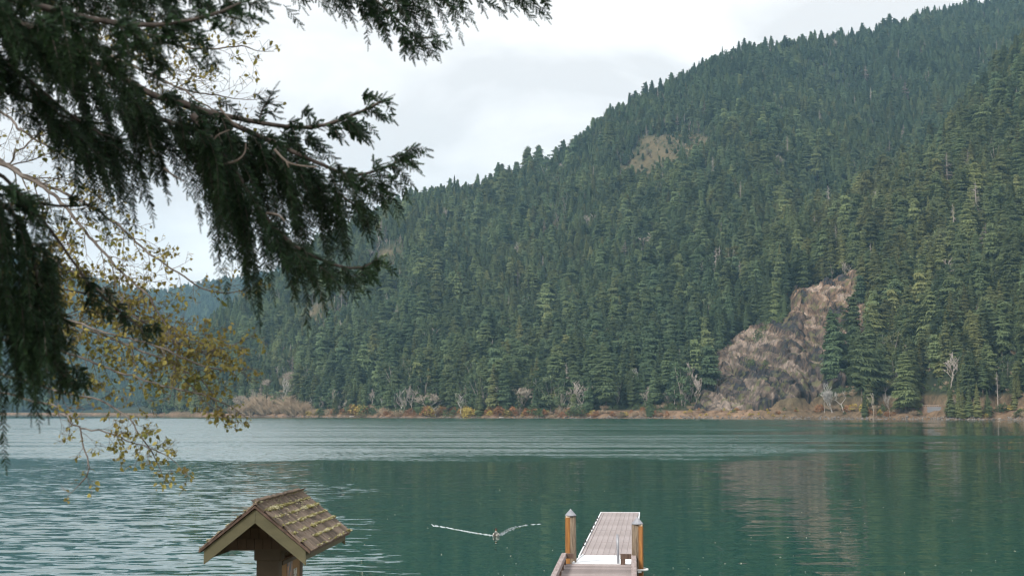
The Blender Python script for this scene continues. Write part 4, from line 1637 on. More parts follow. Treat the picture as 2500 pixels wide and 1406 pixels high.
# ------------------------------------------------------------------ wooden pier
M['grey_wood'] = mat('weathered_decking', (0.20, 0.165, 0.155), 0.85, (0.34, 0.29, 0.28), 2.2, (1.2, 14, 14), bump=0.004, rnd=0.32)
M['rail_grey'] = mat('weathered_timber', (0.22, 0.17, 0.155), 0.85, (0.36, 0.30, 0.29), 2.0, (9, 1, 9), bump=0.005)
M['dark_wood'] = mat('dark_timber', (0.06, 0.04, 0.03), 0.85, (0.13, 0.085, 0.065), 3, (6, 6, 1), bump=0.004)
M['log'] = mat('creosoted_log', (0.07, 0.05, 0.035), 0.85, (0.20, 0.155, 0.11), 4.5, (5, 5, .5), bump=0.008)
M['orange_wood'] = mat('new_orange_timber', (0.19, 0.080, 0.026), 0.6, (0.36, 0.165, 0.045), 3.5, (5, 5, .5), bump=0.002)
M['pale_wood'] = mat('pale_end_wood', (0.62, 0.46, 0.33), 0.8)
M['zinc'] = mat('galvanised_metal', (0.23, 0.235, 0.26), 0.5, (0.32, 0.325, 0.35), 6, spec=0.5, metal=0.3)
M['deck_plastic'] = mat('composite_deck', (0.255, 0.212, 0.200), 0.55, (0.345, 0.295, 0.290), 1.6, (1, .25, 1), rnd=0.05)
M['white_metal'] = mat('white_aluminium', (0.78, 0.78, 0.79), 0.45, (0.70, 0.70, 0.71), 3, spec=0.4)
M['float_black'] = mat('float_plastic', (0.03, 0.03, 0.03), 0.6)
M['white_plastic'] = mat('white_plastic', (0.78, 0.77, 0.74), 0.4)

HD = math.radians(4.8)


def heading(v, a=HD):
    return Vector((v[0] * math.cos(a) + v[1] * math.sin(a), -v[0] * math.sin(a) + v[1] * math.cos(a), v[2] if len(v) > 2 else 0))


PE = Vector((2.40, 39.75, 0.0))           # middle of the pier's lake end
pier = empty('wooden_pier', PE, 'weathered grey wooden pier leading from the shore to the floating dock', 'pier', None, -HD)
plank_me = None
PZ, PW = 0.80, 2.06
pl = 0.142
variants = []
for v in range(5):
    mb = MB()
    y = 0.0
    dz = (random.random() - .5) * .006
    mb.box((random.uniform(-.012, .012), 0, PZ - .022 + dz), (PW + random.uniform(-.03, .03), pl - .018, .044))
    variants.append(mb.mesh('plank', M['grey_wood']))
for i in range(92):
    o = link(bpy.data.objects.new('plank', random.choice(variants)), pier)
    o.location = (0, -pl * (i + .5), 0)
for sx in (-1, 1):
    x = sx * (PW / 2 - .07)
    MB().box((x, -6.5, 1.03), (.135, 13.0, .14)).obj('rail', M['rail_grey'], pier, bevel=.012)
    bl = MB().box((0, 0, .88), (.11, .34, .16)).mesh('block', M['dark_wood'])
    for i in range(11):
        o = link(bpy.data.objects.new('block', bl), pier)
        o.location = (x, -.25 - i * 1.25, 0)
    MB().box((sx * .62, -6.5, .64), (.12, 13.0, .24)).obj('joist', M['dark_wood'], pier)
    for y in (-.6, -4.6, -8.6):
        MB().tube([(sx * .8, y, -2.2), (sx * .8, y, .52)], .13, 10).obj('pile', M['log'], pier, True)
# stubs of the end rail
MB().box((-.80, -.06, 1.02), (.20, .12, .13)).obj('end_rail', M['dark_wood'], pier)
MB().box((.74, -.06, 1.02), (.30, .12, .13)).obj('end_rail', M['dark_wood'], pier)
MB().box((.66, -.06, .875), (.125, .115, .15)).obj('end_post', M['dark_wood'], pier)
MB().box((0, .06, .66), (PW, .09, .26)).obj('end_beam', M['dark_wood'], pier)


def piling(px, py_top, Y, side, label, zbase):
    c = P(px, py_top, Y)
    top = c.z
    root = empty('piling', (c.x, c.y, 0), label, 'piling', 'capped pilings at the end of the pier')
    capz = top - .185
    MB().tube([(0.045 * -side, 0, -2.5), (0.045 * -side, 0, .6), (0.04 * -side, 0.0, capz)], [.125, .12, .112], 14).obj('log', M['log'], root, True)
    a = 0.30 * side
    R_ = Matrix.Rotation(-a, 3, 'Z')
    MB().box((side * .085, -.055, (capz - .06 + zbase) / 2), (.115, .115, capz - .06 - zbase), R_).obj('timber', M['orange_wood'], root, bevel=.008)
    MB().box((side * .080, -.060, capz - .032), (.10, .10, .05), R_).obj('timber_end', M['pale_wood'], root)
    # conical cap with a short skirt
    mb = MB()
    k = 20
    vs = [(0, 0, top)]
    for rr, zz in ((.158, capz + .01), (.158, capz - .012), (.14, capz - .012)):
        vs += [(math.cos(2 * PI * j / k) * rr, math.sin(2 * PI * j / k) * rr, zz) for j in range(k)]
    fs = [(0, 1 + j, 1 + (j + 1) % k) for j in range(k)]
    for q in (0, 1):
        fs += [(1 + q * k + j, 1 + (q + 1) * k + j, 1 + (q + 1) * k + (j + 1) % k, 1 + q * k + (j + 1) % k) for j in range(k)]
    mb.add(vs, fs)
    mb.obj('cap', M['zinc'], root)
    return root


piling(1393, 1241, 40.6, -1, 'piling with orange timber on its left, left of the floating dock', .2)
rp = piling(1556, 1261, 39.2, 1, 'piling with orange timber on its right, right of the pier', .55)
hp = []
for j in range(33):
    a = 2 * PI * j / 32
    hp.append((math.cos(a) * .235 + .03, math.sin(a) * .235, .715))
ring = MB().tube(hp, .03, 8, cap=False).obj('mooring_hoop', M['white_plastic'], None, True)
ring.location = rp.location
tag(ring, 'white plastic hoop around the right piling', 'hoop')
# bracket block holding the hoop
MB().box((.03, -.235, .675), (.10, .05, .05)).obj('bracket', M['white_plastic'], ring)

# ------------------------------------------------------------------ gangway and floating dock
HD2 = math.radians(5.6)
DN = Vector((2.975, 45.35, 0))
dock = empty('floating_dock', DN, 'long floating dock with pinkish grey decking and white edges', 'dock', None, -HD2)
DW, DL, DZ = 1.78, 19.6, 0.45
nsec = 4
sl = DL / nsec
pw = (DW - .16 - .10) / 8
pm = MB().box((0, 0, -.018), (pw - .007, sl - .05, .036)).mesh('deck_board', M['deck_plastic'])
pm2 = MB().box((0, 0, -.018), (.085, sl - .05, .036)).mesh('edge_board', M['deck_plastic'])
for sct in range(nsec):
    yc = sl * (sct + .5)
    for j in range(8):
        o = link(bpy.data.objects.new('deck_board', pm), dock)
        o.location = (-DW / 2 + .08 + .10 + pw * (j + .5), yc, DZ + random.uniform(-.002, .002))
    o = link(bpy.data.objects.new('edge_board', pm2), dock)
    o.location = (-DW / 2 + .08 + .045, yc, DZ)
    MB().box((0, yc, DZ - .09), (DW - .17, sl - .03, .10)).obj('subframe', M['rail_grey'], dock)
    MB().box((0, yc, .16), (DW - .25, sl - .5, .34)).obj('float', M['float_black'], dock)
    for sx in (-1, 1):
        MB().box((sx * (DW / 2 - .025), yc, DZ - .055), (.05, sl - .02, .13)).obj('side_rail', M['white_metal'], dock, bevel=.008)
MB().box((0, DL + .03, DZ - .055), (DW, .06, .13)).obj('end_rail', M['white_metal'], dock)


def cleat_mesh():
    mb = MB()
    mb.box((0, 0, .015), (.06, .16, .03))
    mb.box((0, -.035, .05), (.03, .03, .06)).box((0, .035, .05), (.03, .03, .06))
    mb.tube([(0, -.14, .085), (0, -.05, .09), (0, .05, .09), (0, .14, .085)], [.012, .02, .02, .012], 6)
    return mb.mesh('cleat', M['float_black'])


cm_ = cleat_mesh()
for py in (1262, 1268, 1278, 1288, 1295, 1319, 1328):
    yy = 4.55 * F / (py - 1003) - DN.y
    o = link(bpy.data.objects.new('cleat', cm_), dock)
    o.location = (-DW / 2 + .02, yy, DZ + .012)
for py in (1325, 1296):
    o = link(bpy.data.objects.new('cleat', cm_), dock)
    o.location = (DW / 2 - .02, 4.55 * F / (py - 1003) - DN.y, DZ + .012)

gang = empty('gangway', (PE.x, PE.y, 0), 'white metal gangway plate between the pier and the floating dock', 'gangway', None, -HD2)
gl = DN.y - PE.y
gv = heading((0, 1, 0), HD2)
gc = (DN - PE)
lx = gc.x * math.cos(HD2) - gc.y * math.sin(HD2)
for j in range(2):
    y0, y1 = .05 + gl * (j / 2), gl * ((j + 1) / 2) - .02
    z0, z1 = .80 - .31 * (y0 / gl), .80 - .31 * (y1 / gl)
    x0, x1 = .10 + lx * y0 / gl, .10 + lx * y1 / gl
    mb = MB()
    hw0 = .81
    vs = [(x0 - hw0, y0, z0), (x0 + hw0 - .05, y0, z0), (x1 + hw0, y1, z1), (x1 - hw0, y1, z1)]
    vs += [(a, b, c - .05) for a, b, c in vs]
    mb.add(vs, [(0, 1, 2, 3), (7, 6, 5, 4), (0, 4, 5, 1), (1, 5, 6, 2), (2, 6, 7, 3), (3, 7, 4, 0)])
    mb.obj('plate', M['white_metal'], gang)
for sx in (-1, 1):
    mb = MB()
    mb.tube([(.10 + sx * .83, .05, .815), (.10 + lx + sx * .83, gl, .50)], .028, 6)
    mb.obj('edge_tube', M['white_metal'], gang)

pp = P(1508.5, 1371, 40.05)
post = MB().tube([(0.012, 0, -.12), (0, 0, .40), (-.014, 0, P(1506, 1304, 40.05).z - .80)], .037, 10).obj('metal_pole', M['zinc'], None, True)
post.location = (pp.x, pp.y, .80)
tag(post, 'short grey metal pole standing on the gangway', 'pole')

# ------------------------------------------------------------------ notice kiosk
KH = math.radians(3.5)
KY = 17.0
apex = P(622, 1227, KY)
kz0 = near_ground(0, KY + 1)
kiosk = empty('notice_kiosk', (apex.x, apex.y, kz0), 'small brown roofed notice kiosk with mossy shingles at the near shore', 'kiosk', None, -KH)
AZ = apex.z - kz0                 # ridge height above the ground
HWD = 0.665                       # half width of the roof
RISE = 0.53
RL = 2.7                          # ridge length
sl_len = math.hypot(HWD, RISE)
sl_ang = math.atan2(RISE, HWD)
M['shingle'] = mat('cedar_shingle', (0.090, 0.066, 0.048), 0.9, (0.205, 0.155, 0.115), 7, (1, 9, 1), bump=0.004, rnd=0.45)
M['moss'] = mat('roof_moss', (0.12, 0.11, 0.035), 0.95, (0.25, 0.225, 0.10), 9, rnd=0.2)
M['lichen'] = mat('grey_lichen', (0.32, 0.29, 0.18), 0.95, (0.42, 0.39, 0.25), 9)
M['barge'] = mat('olive_trim_paint', (0.085, 0.078, 0.043), 0.7, (0.115, 0.104, 0.058), 2.5, (1, 1, 3), bump=0.001)
M['brown_paint'] = mat('brown_paint', (0.088, 0.066, 0.046), 0.75, (0.112, 0.084, 0.060), 3, bump=0.001)
M['brown_siding'] = mat('brown_siding', (0.090, 0.058, 0.040), 0.8, (0.12, 0.078, 0.054), 4, rnd=0.12, bump=0.001)
M['board'] = mat('notice_board', (0.22, 0.12, 0.045), 0.7, (0.27, 0.15, 0.06), 5)

roof = MB()
th = .03
for sx in (-1, 1):
    roof.add([(0, 0, AZ - .03), (0, RL, AZ - .03), (sx * HWD, RL, AZ - RISE - .03), (sx * HWD, 0, AZ - RISE - .03),
              (0, 0, AZ - .06), (0, RL, AZ - .06), (sx * HWD, RL, AZ - RISE - .06), (sx * HWD, 0, AZ - RISE - .06)],
             [(0, 1, 2, 3), (7, 6, 5, 4), (0, 3, 7, 4), (1, 5, 6, 2), (3, 2, 6, 7)])
roof_o = roof.obj('roof', M['dark_wood'], kiosk)
NR, NC = 6, 20
expo = sl_len / NR
sh_me = []
for v in range(6):
    mb = MB()
    w = RL / NC
    ww = w * random.uniform(.82, .95)
    t0, t1 = .006, .017 + random.uniform(0, .006)
    ln = expo * 1.45 * random.uniform(.97, 1.04)
    # local: x downslope, y along ridge, z normal; butt at x=0, head at -ln
    j1, j2 = random.uniform(-.006, .006), random.uniform(-.006, .006)
    vs = [(-ln, -ww / 2, 0), (j1, -ww / 2, 0), (j2, ww / 2, 0), (-ln, ww / 2, 0),
          (-ln, -ww / 2, t0), (j1, -ww / 2, t1), (j2, ww / 2, t1), (-ln, ww / 2, t0)]
    mb.add(vs, [(3, 2, 1, 0), (4, 5, 6, 7), (0, 1, 5, 4), (1, 2, 6, 5), (2, 3, 7, 6), (3, 0, 4, 7)])
    sh_me.append(mb.mesh('shingle', M['shingle']))
ms = MB()
lc = MB()


def tuft(mb, p, s, nrm):
    k = random.randint(5, 8)
    for q in range(k):
        c = Vector(p) + Vector((random.gauss(0, s * .5), random.gauss(0, s * .8), random.gauss(0, s * .2)))
        r_ = s * random.uniform(.35, .75)
        vs = []
        for v in ((1, 0, 0), (-1, 0, 0), (0, 1, 0), (0, -1, 0), (0, 0, 1), (0, 0, -1)):
            vs.append(c + Vector(v) * r_ * random.uniform(.7, 1.3))
        mb.add(vs, [(0, 2, 4), (2, 1, 4), (1, 3, 4), (3, 0, 4), (2, 0, 5), (1, 2, 5), (3, 1, 5), (0, 3, 5)])


for sx in (-1, 1):
    dn = Vector((sx * math.cos(sl_ang), 0, -math.sin(sl_ang)))
    nm_ = Vector((sx * math.sin(sl_ang), 0, math.cos(sl_ang)))
    ax = Vector((0, 1, 0))
    Rm = Matrix((dn, ax, nm_)).transposed().to_4x4() if sx > 0 else Matrix((dn, -ax, nm_)).transposed().to_4x4()
    for r_ in range(NR):
        for c in range(NC):
            o = link(bpy.data.objects.new('shingle', random.choice(sh_me)), roof_o)
            dist = expo * (r_ + 1) + (.02 if r_ == NR - 1 else 0)
            yy = RL * (c + .5 + (.35 if r_ % 2 else 0) * (1 if c < NC - 1 else 0)) / NC + random.uniform(-.006, .006)
            yy = min(max(yy, .05), RL - .05)
            pos = Vector((0, yy, AZ - .012)) + dn * dist + nm_ * (-.016 + .004)
            o.matrix_local = Matrix.Translation(pos) @ Rm @ Matrix.Rotation(random.uniform(-.02, .02), 4, 'Z') @ Matrix.Rotation(math.radians(3.6), 4, 'Y')
        # moss along the butt line of each course
        for q in range(230 if r_ < NR - 1 else 60):
            yy = random.uniform(0.03, RL - .03)
            dens = 0.55 + .6 * float(vnoise(np.array(yy * 3.1), np.array(r_ * 1.7 + sx), seed=301))
            if random.random() > dens:
                continue
            pos = Vector((0, yy, AZ)) + dn * (expo * (r_ + 1) + random.uniform(-.005, .022)) + nm_ * .006
            big = max(0, float(vnoise(np.array(yy * 2.2), np.array(r_ * 2.9), seed=305)))
            tuft(ms if random.random() < .62 else lc, pos, random.uniform(.009, .016) * (1 + 1.3 * big), nm_)
    for q in range(60):          # scattered lichen near the ridge
        pos = Vector((0, random.uniform(.02, RL - .02), AZ)) + dn * random.uniform(.02, expo * 2.6) + nm_ * .012
        tuft(lc, pos, random.uniform(.006, .012), nm_)
for q in range(70):
    tuft(random.choice((ms, lc)), (random.gauss(0, .02), random.uniform(0, RL), AZ + .004), random.uniform(.008, .016), None)
# the ridge board hidden under the top course
MB().box((0, RL / 2, AZ - .012), (.05, RL, .012)).obj('ridge_cap', M['shingle'], roof_o)
mo = ms.obj('moss', M['moss'], roof_o)
mo['kind'] = 'stuff'
lo_ = lc.obj('lichen', M['lichen'], roof_o)
lo_['kind'] = 'stuff'

# barge boards: deep boards following both slopes, ends cut plumb
inset = .055
BD = .165
slope = RISE / HWD
for yb, nmb in ((.03, 'barge_board'), (RL - .07, 'barge_board')):
    for sx in (-1, 1):
        x1 = HWD - inset
        pts = [(0.0015 * sx, AZ - .075), (sx * x1, AZ - .075 - slope * x1), (sx * x1, AZ - .075 - slope * x1 - BD), (0.0015 * sx, AZ - .075 - BD)]
        MB().prism(pts, 'y', yb, yb + .04).obj(nmb, M['barge'], kiosk)
for sx in (-1, 1):
    z = AZ - RISE - .055
    MB().box((sx * (HWD - inset - .02), RL / 2, z - .035), (.035, RL - .16, .10)).obj('fascia', M['barge'], kiosk)
# rafters (soffit side) and gable wall with board siding
PYf, PYb = .80, 2.05
gw = PYf - .16
wall_half = .46
gz = AZ - .60
for i in range(9):
    for row in range(4):
        z0 = gz + row * .13
        z1 = z0 + .124
        xw = .105
        x0 = -wall_half + i * xw + (xw / 2 if row % 2 else 0)
        x1 = x0 + xw - .006
        lim = (AZ - .075 - z1) / slope
        if max(abs(x0), abs(x1)) > lim + .04:
            continue
        MB().box(((x0 + x1) / 2, gw + random.uniform(-.003, .003), (z0 + z1) / 2), (x1 - x0, .02, z1 - z0)).obj('shingle', M['brown_siding'], kiosk)
MB().prism([(-wall_half - .06, gz - .02), (wall_half + .06, gz - .02), (wall_half - .0, gz + .16), (0.02, AZ - .09), (-0.02, AZ - .09), (-wall_half, gz + .16)], 'y', gw + .014, gw + .04).obj('gable_wall', M['brown_paint'], kiosk)
MB().prism([(-wall_half - .06, gz - .02), (wall_half + .06, gz - .02), (wall_half - .0, gz + .16), (0.02, AZ - .09), (-0.02, AZ - .09), (-wall_half, gz + .16)], 'y', RL - .5, RL - .46).obj('gable_wall', M['brown_paint'], kiosk)
for yy, nm_ in ((PYf, 'post'), (PYb, 'post')):
    MB().box((0, yy + .0, (gz - .14) / 2), (.285, .17, gz - .14)).obj(nm_, M['brown_paint'], kiosk, bevel=.012)
    MB().box((0, yy + .0, gz - .075), (.335, .22, .145)).obj('post_cap', M['brown_paint'], kiosk, bevel=.01)
MB().box((0, (PYf + PYb) / 2, gz - .07), (.10, PYb - PYf - .23, .10)).obj('beam', M['brown_paint'], kiosk)
bz0, bz1 = .55, gz - .16
MB().box((.105, (PYf + PYb) / 2, (bz0 + bz1) / 2), (.06, PYb - PYf - .18, bz1 - bz0)).obj('notice_board', M['board'], kiosk)
MB().box((.142, (PYf + PYb) / 2, bz1 - .035), (.02, PYb - PYf - .18, .05)).obj('board_trim', M['brown_paint'], kiosk)
# notices pinned to the lake-side face of the board
M['poster'] = mat('poster_print', (0.10, 0.13, 0.16), 0.5, (0.50, 0.24, 0.12), 9, (1, 2.2, 1.3), detail=3, lo=.45, hi=.6)
M['paper'] = mat('printed_paper', (0.16, 0.15, 0.14), 0.7, (0.55, 0.52, 0.46), 11, (1, 2, 3), detail=3, lo=.42, hi=.5)
M['blue_print'] = mat('blue_print', (0.12, 0.15, 0.18), 0.6, (0.25, 0.27, 0.28), 8)


def notice(name, y, z, w, h, m, label):
    o = MB().box((0, 0, 0), (.006, w, h)).obj(name, m)
    wp = Vector((.1395, y, z))
    o.location = Vector(kiosk.location) + heading(wp, KH)
    o.rotation_euler = (0, 0, -KH)
    tag(o, label, 'notice')
    return o


notice('poster', 1.33, gz - .43, .30, .42, M['poster'], 'tall grey and orange poster in the middle of the kiosk board')
notice('notice', 1.66, gz - .40, .19, .12, M['paper'], 'small dark headed notice at the right of the kiosk board, upper one')
notice('notice', 1.66, gz - .60, .20, .24, M['paper'], 'pale printed notice at the right of the kiosk board, lower one')
notice('notice', 1.06, gz - .52, .13, .16, M['blue_print'], 'small blue grey notice at the left of the kiosk board')

# ------------------------------------------------------------------ duck and its wake
DKP = onz(1211, 1308, 0)
dk = bpy.data.objects.new('duck', None)


def loft(rings, k=12):
    mb = MB()
    vs, fs = [], []
    for (c, w, h, tilt) in rings:
        c = Vector(c)
        for j in range(k):
            a = 2 * PI * j / k
            vs.append(c + Vector((math.cos(a) * w, math.sin(a) * h * math.sin(tilt) * -1, math.sin(a) * h * math.cos(tilt))))
    n_ = len(rings)
    for i in range(n_ - 1):
        for j in range(k):
            fs.append((i * k + j, i * k + (j + 1) % k, (i + 1) * k + (j + 1) % k, (i + 1) * k + j))
    fs.append(tuple(range(k)))
    fs.append(tuple(range((n_ - 1) * k, n_ * k))[::-1])
    mb.add(vs, fs)
    return mb


M['duck'] = mat('duck_plumage', (0.10, 0.085, 0.075), 0.8, (0.55, 0.52, 0.48), 9, lo=.42, hi=.55)
M['duck_head'] = mat('dark_head_feathers', (0.03, 0.025, 0.02), 0.7)
M['bill'] = mat('bill', (0.35, 0.18, 0.05), 0.5)
# swims toward the viewer: -Y is forward
body = loft([((0, .30, .10), .012, .01, 0), ((0, .24, .085), .055, .03, 0), ((0, .12, .055), .105, .075, 0), ((0, -.02, .05), .125, .09, 0),
             ((0, -.14, .055), .105, .085, 0), ((0, -.20, .09), .065, .065, .5), ((0, -.205, .15), .038, .042, 1.2), ((0, -.205, .20), .036, .04, 1.3),
             ((0, -.215, .235), .047, .052, 1.3), ((0, -.22, .275), .042, .045, 1.4), ((0, -.22, .30), .012, .012, 1.5)])
d_o = body.obj('duck', M['duck'], None, True)
d_o.location = DKP
d_o.scale = (1.15, 1.15, 1.15)
tag(d_o, 'small dark headed duck swimming at the point of the white wake', 'duck')
MB().tube([(0, -.25, .243), (0, -.30, .235), (0, -.325, .232)], [.018, .015, .008], 6).obj('bill', M['bill'], d_o)
hd = loft([((0, -.205, .195), .040, .044, 1.3), ((0, -.215, .235), .051, .056, 1.3), ((0, -.22, .278), .045, .048, 1.4), ((0, -.22, .306), .012, .012, 1.5)])
hd.obj('head_feathers', M['duck_head'], d_o, True)
for sx in (-1, 1):
    MB().box((sx * .047, -.245, .255), (.008, .012, .012)).obj('eye', M['float_black'], d_o)

M['wake_glint'] = mat('painted_wake_glint', (0.22, 0.26, 0.26), 0.15, (0.42, 0.46, 0.46), 4, spec=0.5)  # pale colour stands in for the sky mirrored on the wake crests
wk = MB()
rw = random.Random(9)


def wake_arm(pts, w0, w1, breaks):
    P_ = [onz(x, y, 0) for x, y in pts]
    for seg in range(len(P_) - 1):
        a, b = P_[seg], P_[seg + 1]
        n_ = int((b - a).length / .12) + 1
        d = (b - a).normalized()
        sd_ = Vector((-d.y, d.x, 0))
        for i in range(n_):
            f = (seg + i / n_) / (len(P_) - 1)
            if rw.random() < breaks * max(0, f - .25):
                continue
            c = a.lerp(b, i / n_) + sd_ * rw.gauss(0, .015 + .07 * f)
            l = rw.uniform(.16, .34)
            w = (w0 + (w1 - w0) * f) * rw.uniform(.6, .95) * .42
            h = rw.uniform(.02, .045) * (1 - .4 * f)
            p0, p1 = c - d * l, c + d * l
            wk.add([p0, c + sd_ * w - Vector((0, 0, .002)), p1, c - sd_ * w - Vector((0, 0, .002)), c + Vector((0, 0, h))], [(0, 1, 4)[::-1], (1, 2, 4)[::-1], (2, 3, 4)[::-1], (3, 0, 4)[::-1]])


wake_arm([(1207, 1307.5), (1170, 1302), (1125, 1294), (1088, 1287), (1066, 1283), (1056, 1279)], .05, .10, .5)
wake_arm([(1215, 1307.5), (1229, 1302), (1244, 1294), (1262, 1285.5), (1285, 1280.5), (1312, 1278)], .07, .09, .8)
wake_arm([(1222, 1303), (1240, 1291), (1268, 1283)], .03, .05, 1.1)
wk_o = wk.obj('wake', M['wake_glint'])
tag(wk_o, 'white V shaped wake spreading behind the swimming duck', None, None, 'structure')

# leaves and specks floating on the calm water
fl = MB()
M['fleck'] = mat('floating_leaf', (0.50, 0.44, 0.30), 0.6, (0.70, 0.66, 0.52), 2, spec=0.5)
for i in range(70):
    px, py = rw.uniform(880, 2500), 1406 - 250 * rw.random() ** 1.6
    if 1370 < px < 1590 and py > 1235:
        continue
    c = onz(px, py, .006)
    a = rw.random() * 6.28
    s0 = rw.uniform(.014, .04)
    u1 = Vector((math.cos(a), math.sin(a), .1)) * s0 * 1.3
    u2 = Vector((-math.sin(a), math.cos(a), -.05)) * s0 * .8
    fl.add([c - u1, c - u2 + Vector((0, 0, .02)), c + u1, c + u2 + Vector((0, 0, .02))], [(0, 1, 2, 3)])
fo = fl.obj('floating_debris', M['fleck'])
tag(fo, 'tiny pale leaves floating on the calm green water', 'leaves', None, 'stuff')

# ------------------------------------------------------------------ overhanging conifer (near, upper left)
M['spruce_needles'] = bpy.data.materials.new('spruce_needles')
_m = M['spruce_needles']
_m.use_nodes = True
_t = _m.node_tree
_b = _t.nodes['Principled BSDF']
_b.inputs['Roughness'].default_value = 0.6
_b.inputs['Specular IOR Level'].default_value = 0.2
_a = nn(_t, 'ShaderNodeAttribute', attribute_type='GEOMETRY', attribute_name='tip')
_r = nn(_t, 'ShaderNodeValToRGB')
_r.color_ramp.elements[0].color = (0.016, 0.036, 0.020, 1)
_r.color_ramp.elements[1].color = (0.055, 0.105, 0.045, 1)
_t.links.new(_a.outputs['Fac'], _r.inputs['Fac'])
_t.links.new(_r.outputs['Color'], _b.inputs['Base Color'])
M['spruce_bark'] = mat('spruce_bark', (0.035, 0.028, 0.024), 0.9, (0.085, 0.07, 0.06), 14, bump=0.003)
M['dead_branch'] = mat('bare_dead_twig', (0.14, 0.11, 0.09), 0.9, (0.24, 0.20, 0.17), 14)

# one sprig: a short twig closely set with needles, along +x, length 1
_rr = np.random.default_rng(5)
SV, ST = [], []
NN = 28
for i in range(NN):
    f = (i + .5) / NN
    a = i * 2.4
    ln = 0.17 * (1 - 0.35 * f) * _rr.uniform(.8, 1.2)
    rad = np.array([0, math.cos(a), math.sin(a)])
    fw = np.array([1, 0, 0])
    base = np.array([f * .98, 0, 0])
    tipp = base + (rad * 0.80 + fw * 0.62) * ln
    side = np.cross(rad, fw) * 0.046
    o = len(SV)
    SV += [base - side, base + side, tipp]
    ST.append((o, o + 1, o + 2))
SV = np.array(SV)
ST = np.array(ST)


class Sprigs:
    def __init__(self):
        self.o, self.d, self.l, self.t = [], [], [], []

    def add(self, p, d, l, t):
        self.o.append(tuple(p))
        self.d.append(tuple(d))
        self.l.append(l)
        self.t.append(t)

    def build(self, name, parent):
        if not self.o:
            return None
        print(name, len(self.o))
        O = np.array(self.o)
        D = np.array(self.d)
        D /= np.linalg.norm(D, axis=1)[:, None] + 1e-9
        Ln = np.array(self.l)
        n_ = len(O)
        up = RNG.normal(0, 1, (n_, 3))
        B = np.cross(D, up)
        B /= np.linalg.norm(B, axis=1)[:, None] + 1e-9
        C = np.cross(D, B)
        fat = np.clip(0.105 / Ln, .6, 2.2)     # needles keep their own length on short sprigs
        V = O[:, None, :] + Ln[:, None, None] * (SV[None, :, 0:1] * D[:, None, :] + fat[:, None, None] * (SV[None, :, 1:2] * B[:, None, :] + SV[None, :, 2:3] * C[:, None, :]))
        T = ST[None] + (np.arange(n_) * len(SV))[:, None, None]
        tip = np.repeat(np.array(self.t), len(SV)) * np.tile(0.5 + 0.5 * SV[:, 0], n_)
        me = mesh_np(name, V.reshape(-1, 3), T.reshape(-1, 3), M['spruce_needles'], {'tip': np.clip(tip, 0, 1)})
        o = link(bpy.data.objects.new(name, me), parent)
        o['kind'] = 'stuff'
        return o


TRX = P(-520, 1003, 8.8)
spruce = empty('conifer_tree', (0, 0, 0), 'dark drooping conifer whose boughs hang into the upper left', 'tree')
MB().tube([(TRX.x, TRX.y, 2.0), (TRX.x + .05, TRX.y, 5), (TRX.x, TRX.y + .05, 9), (TRX.x, TRX.y, 15)], [.34, .30, .24, .12], 14).obj('trunk', M['spruce_bark'], spruce, True)
rc = random.Random(77)


def curve_pts(pts, step=0.04):
    """smooth polyline through photo-measured points."""
    Q = [P(*p) for p in pts]
    out = []
    for i in range(len(Q) - 1):
        p0, p1, p2, p3 = Q[max(i - 1, 0)], Q[i], Q[i + 1], Q[min(i + 2, len(Q) - 1)]
        n_ = max(2, int((p2 - p1).length / step))
        for k in range(n_):
            t = k / n_
            out.append(0.5 * ((2 * p1) + (p2 - p0) * t + (2 * p0 - 5 * p1 + 4 * p2 - p3) * t * t + (3 * p1 - p0 - 3 * p2 + p3) * t ** 3))
    out.append(Q[-1])
    return out


def hang(wood, spr, p, d_out, length, drift, dens=1.0, tone=0.3, thick=.0035):
    """a drooping branchlet: out along d_out, then down, set with sprigs on both sides."""
    n_ = max(3, int(length / .05))
    pos = Vector(p)
    d = Vector(d_out).normalized()
    tgt = Vector((drift[0], drift[1], -1)).normalized()
    pts = [pos.copy()]
    for i in range(n_):
        d = (d * .80 + tgt * .20 + Vector((rc.gauss(0, .05), rc.gauss(0, .05), rc.gauss(0, .03)))).normalized()
        pos = pos + d * length / n_
        pts.append(pos.copy())
    wood.tube(pts, [thick * (1 - .8 * i / n_) for i in range(n_ + 1)], 3, cap=False)
    step = .0125 / dens
    total = length
    x = .02
    side = rc.choice((-1, 1))
    while x < total:
        f = x / total
        i = min(n_ - 1, int(f * n_))
        q = pts[i].lerp(pts[i + 1], f * n_ - i)
        dd = (pts[i + 1] - pts[i]).normalized()
        lat = dd.cross(Vector((0, -1, 0.15)))
        lat = lat.normalized() if lat.length > .1 else Vector((1, 0, 0))
        side = -side
        ds = dd * rc.uniform(.6, 1.0) + lat * side * rc.uniform(.45, 1.1) + Vector((0, rc.gauss(0, .35), -.15))
        ln = rc.uniform(.034, .075) * (1.1 - .5 * f)
        spr.add(q, ds, ln, max(0, tone + rc.gauss(0, .2) + .25 * f))
        x += step * rc.uniform(.7, 1.3)
    spr.add(pts[-1], pts[-1] - pts[-2], rc.uniform(.05, .08), tone + .3)


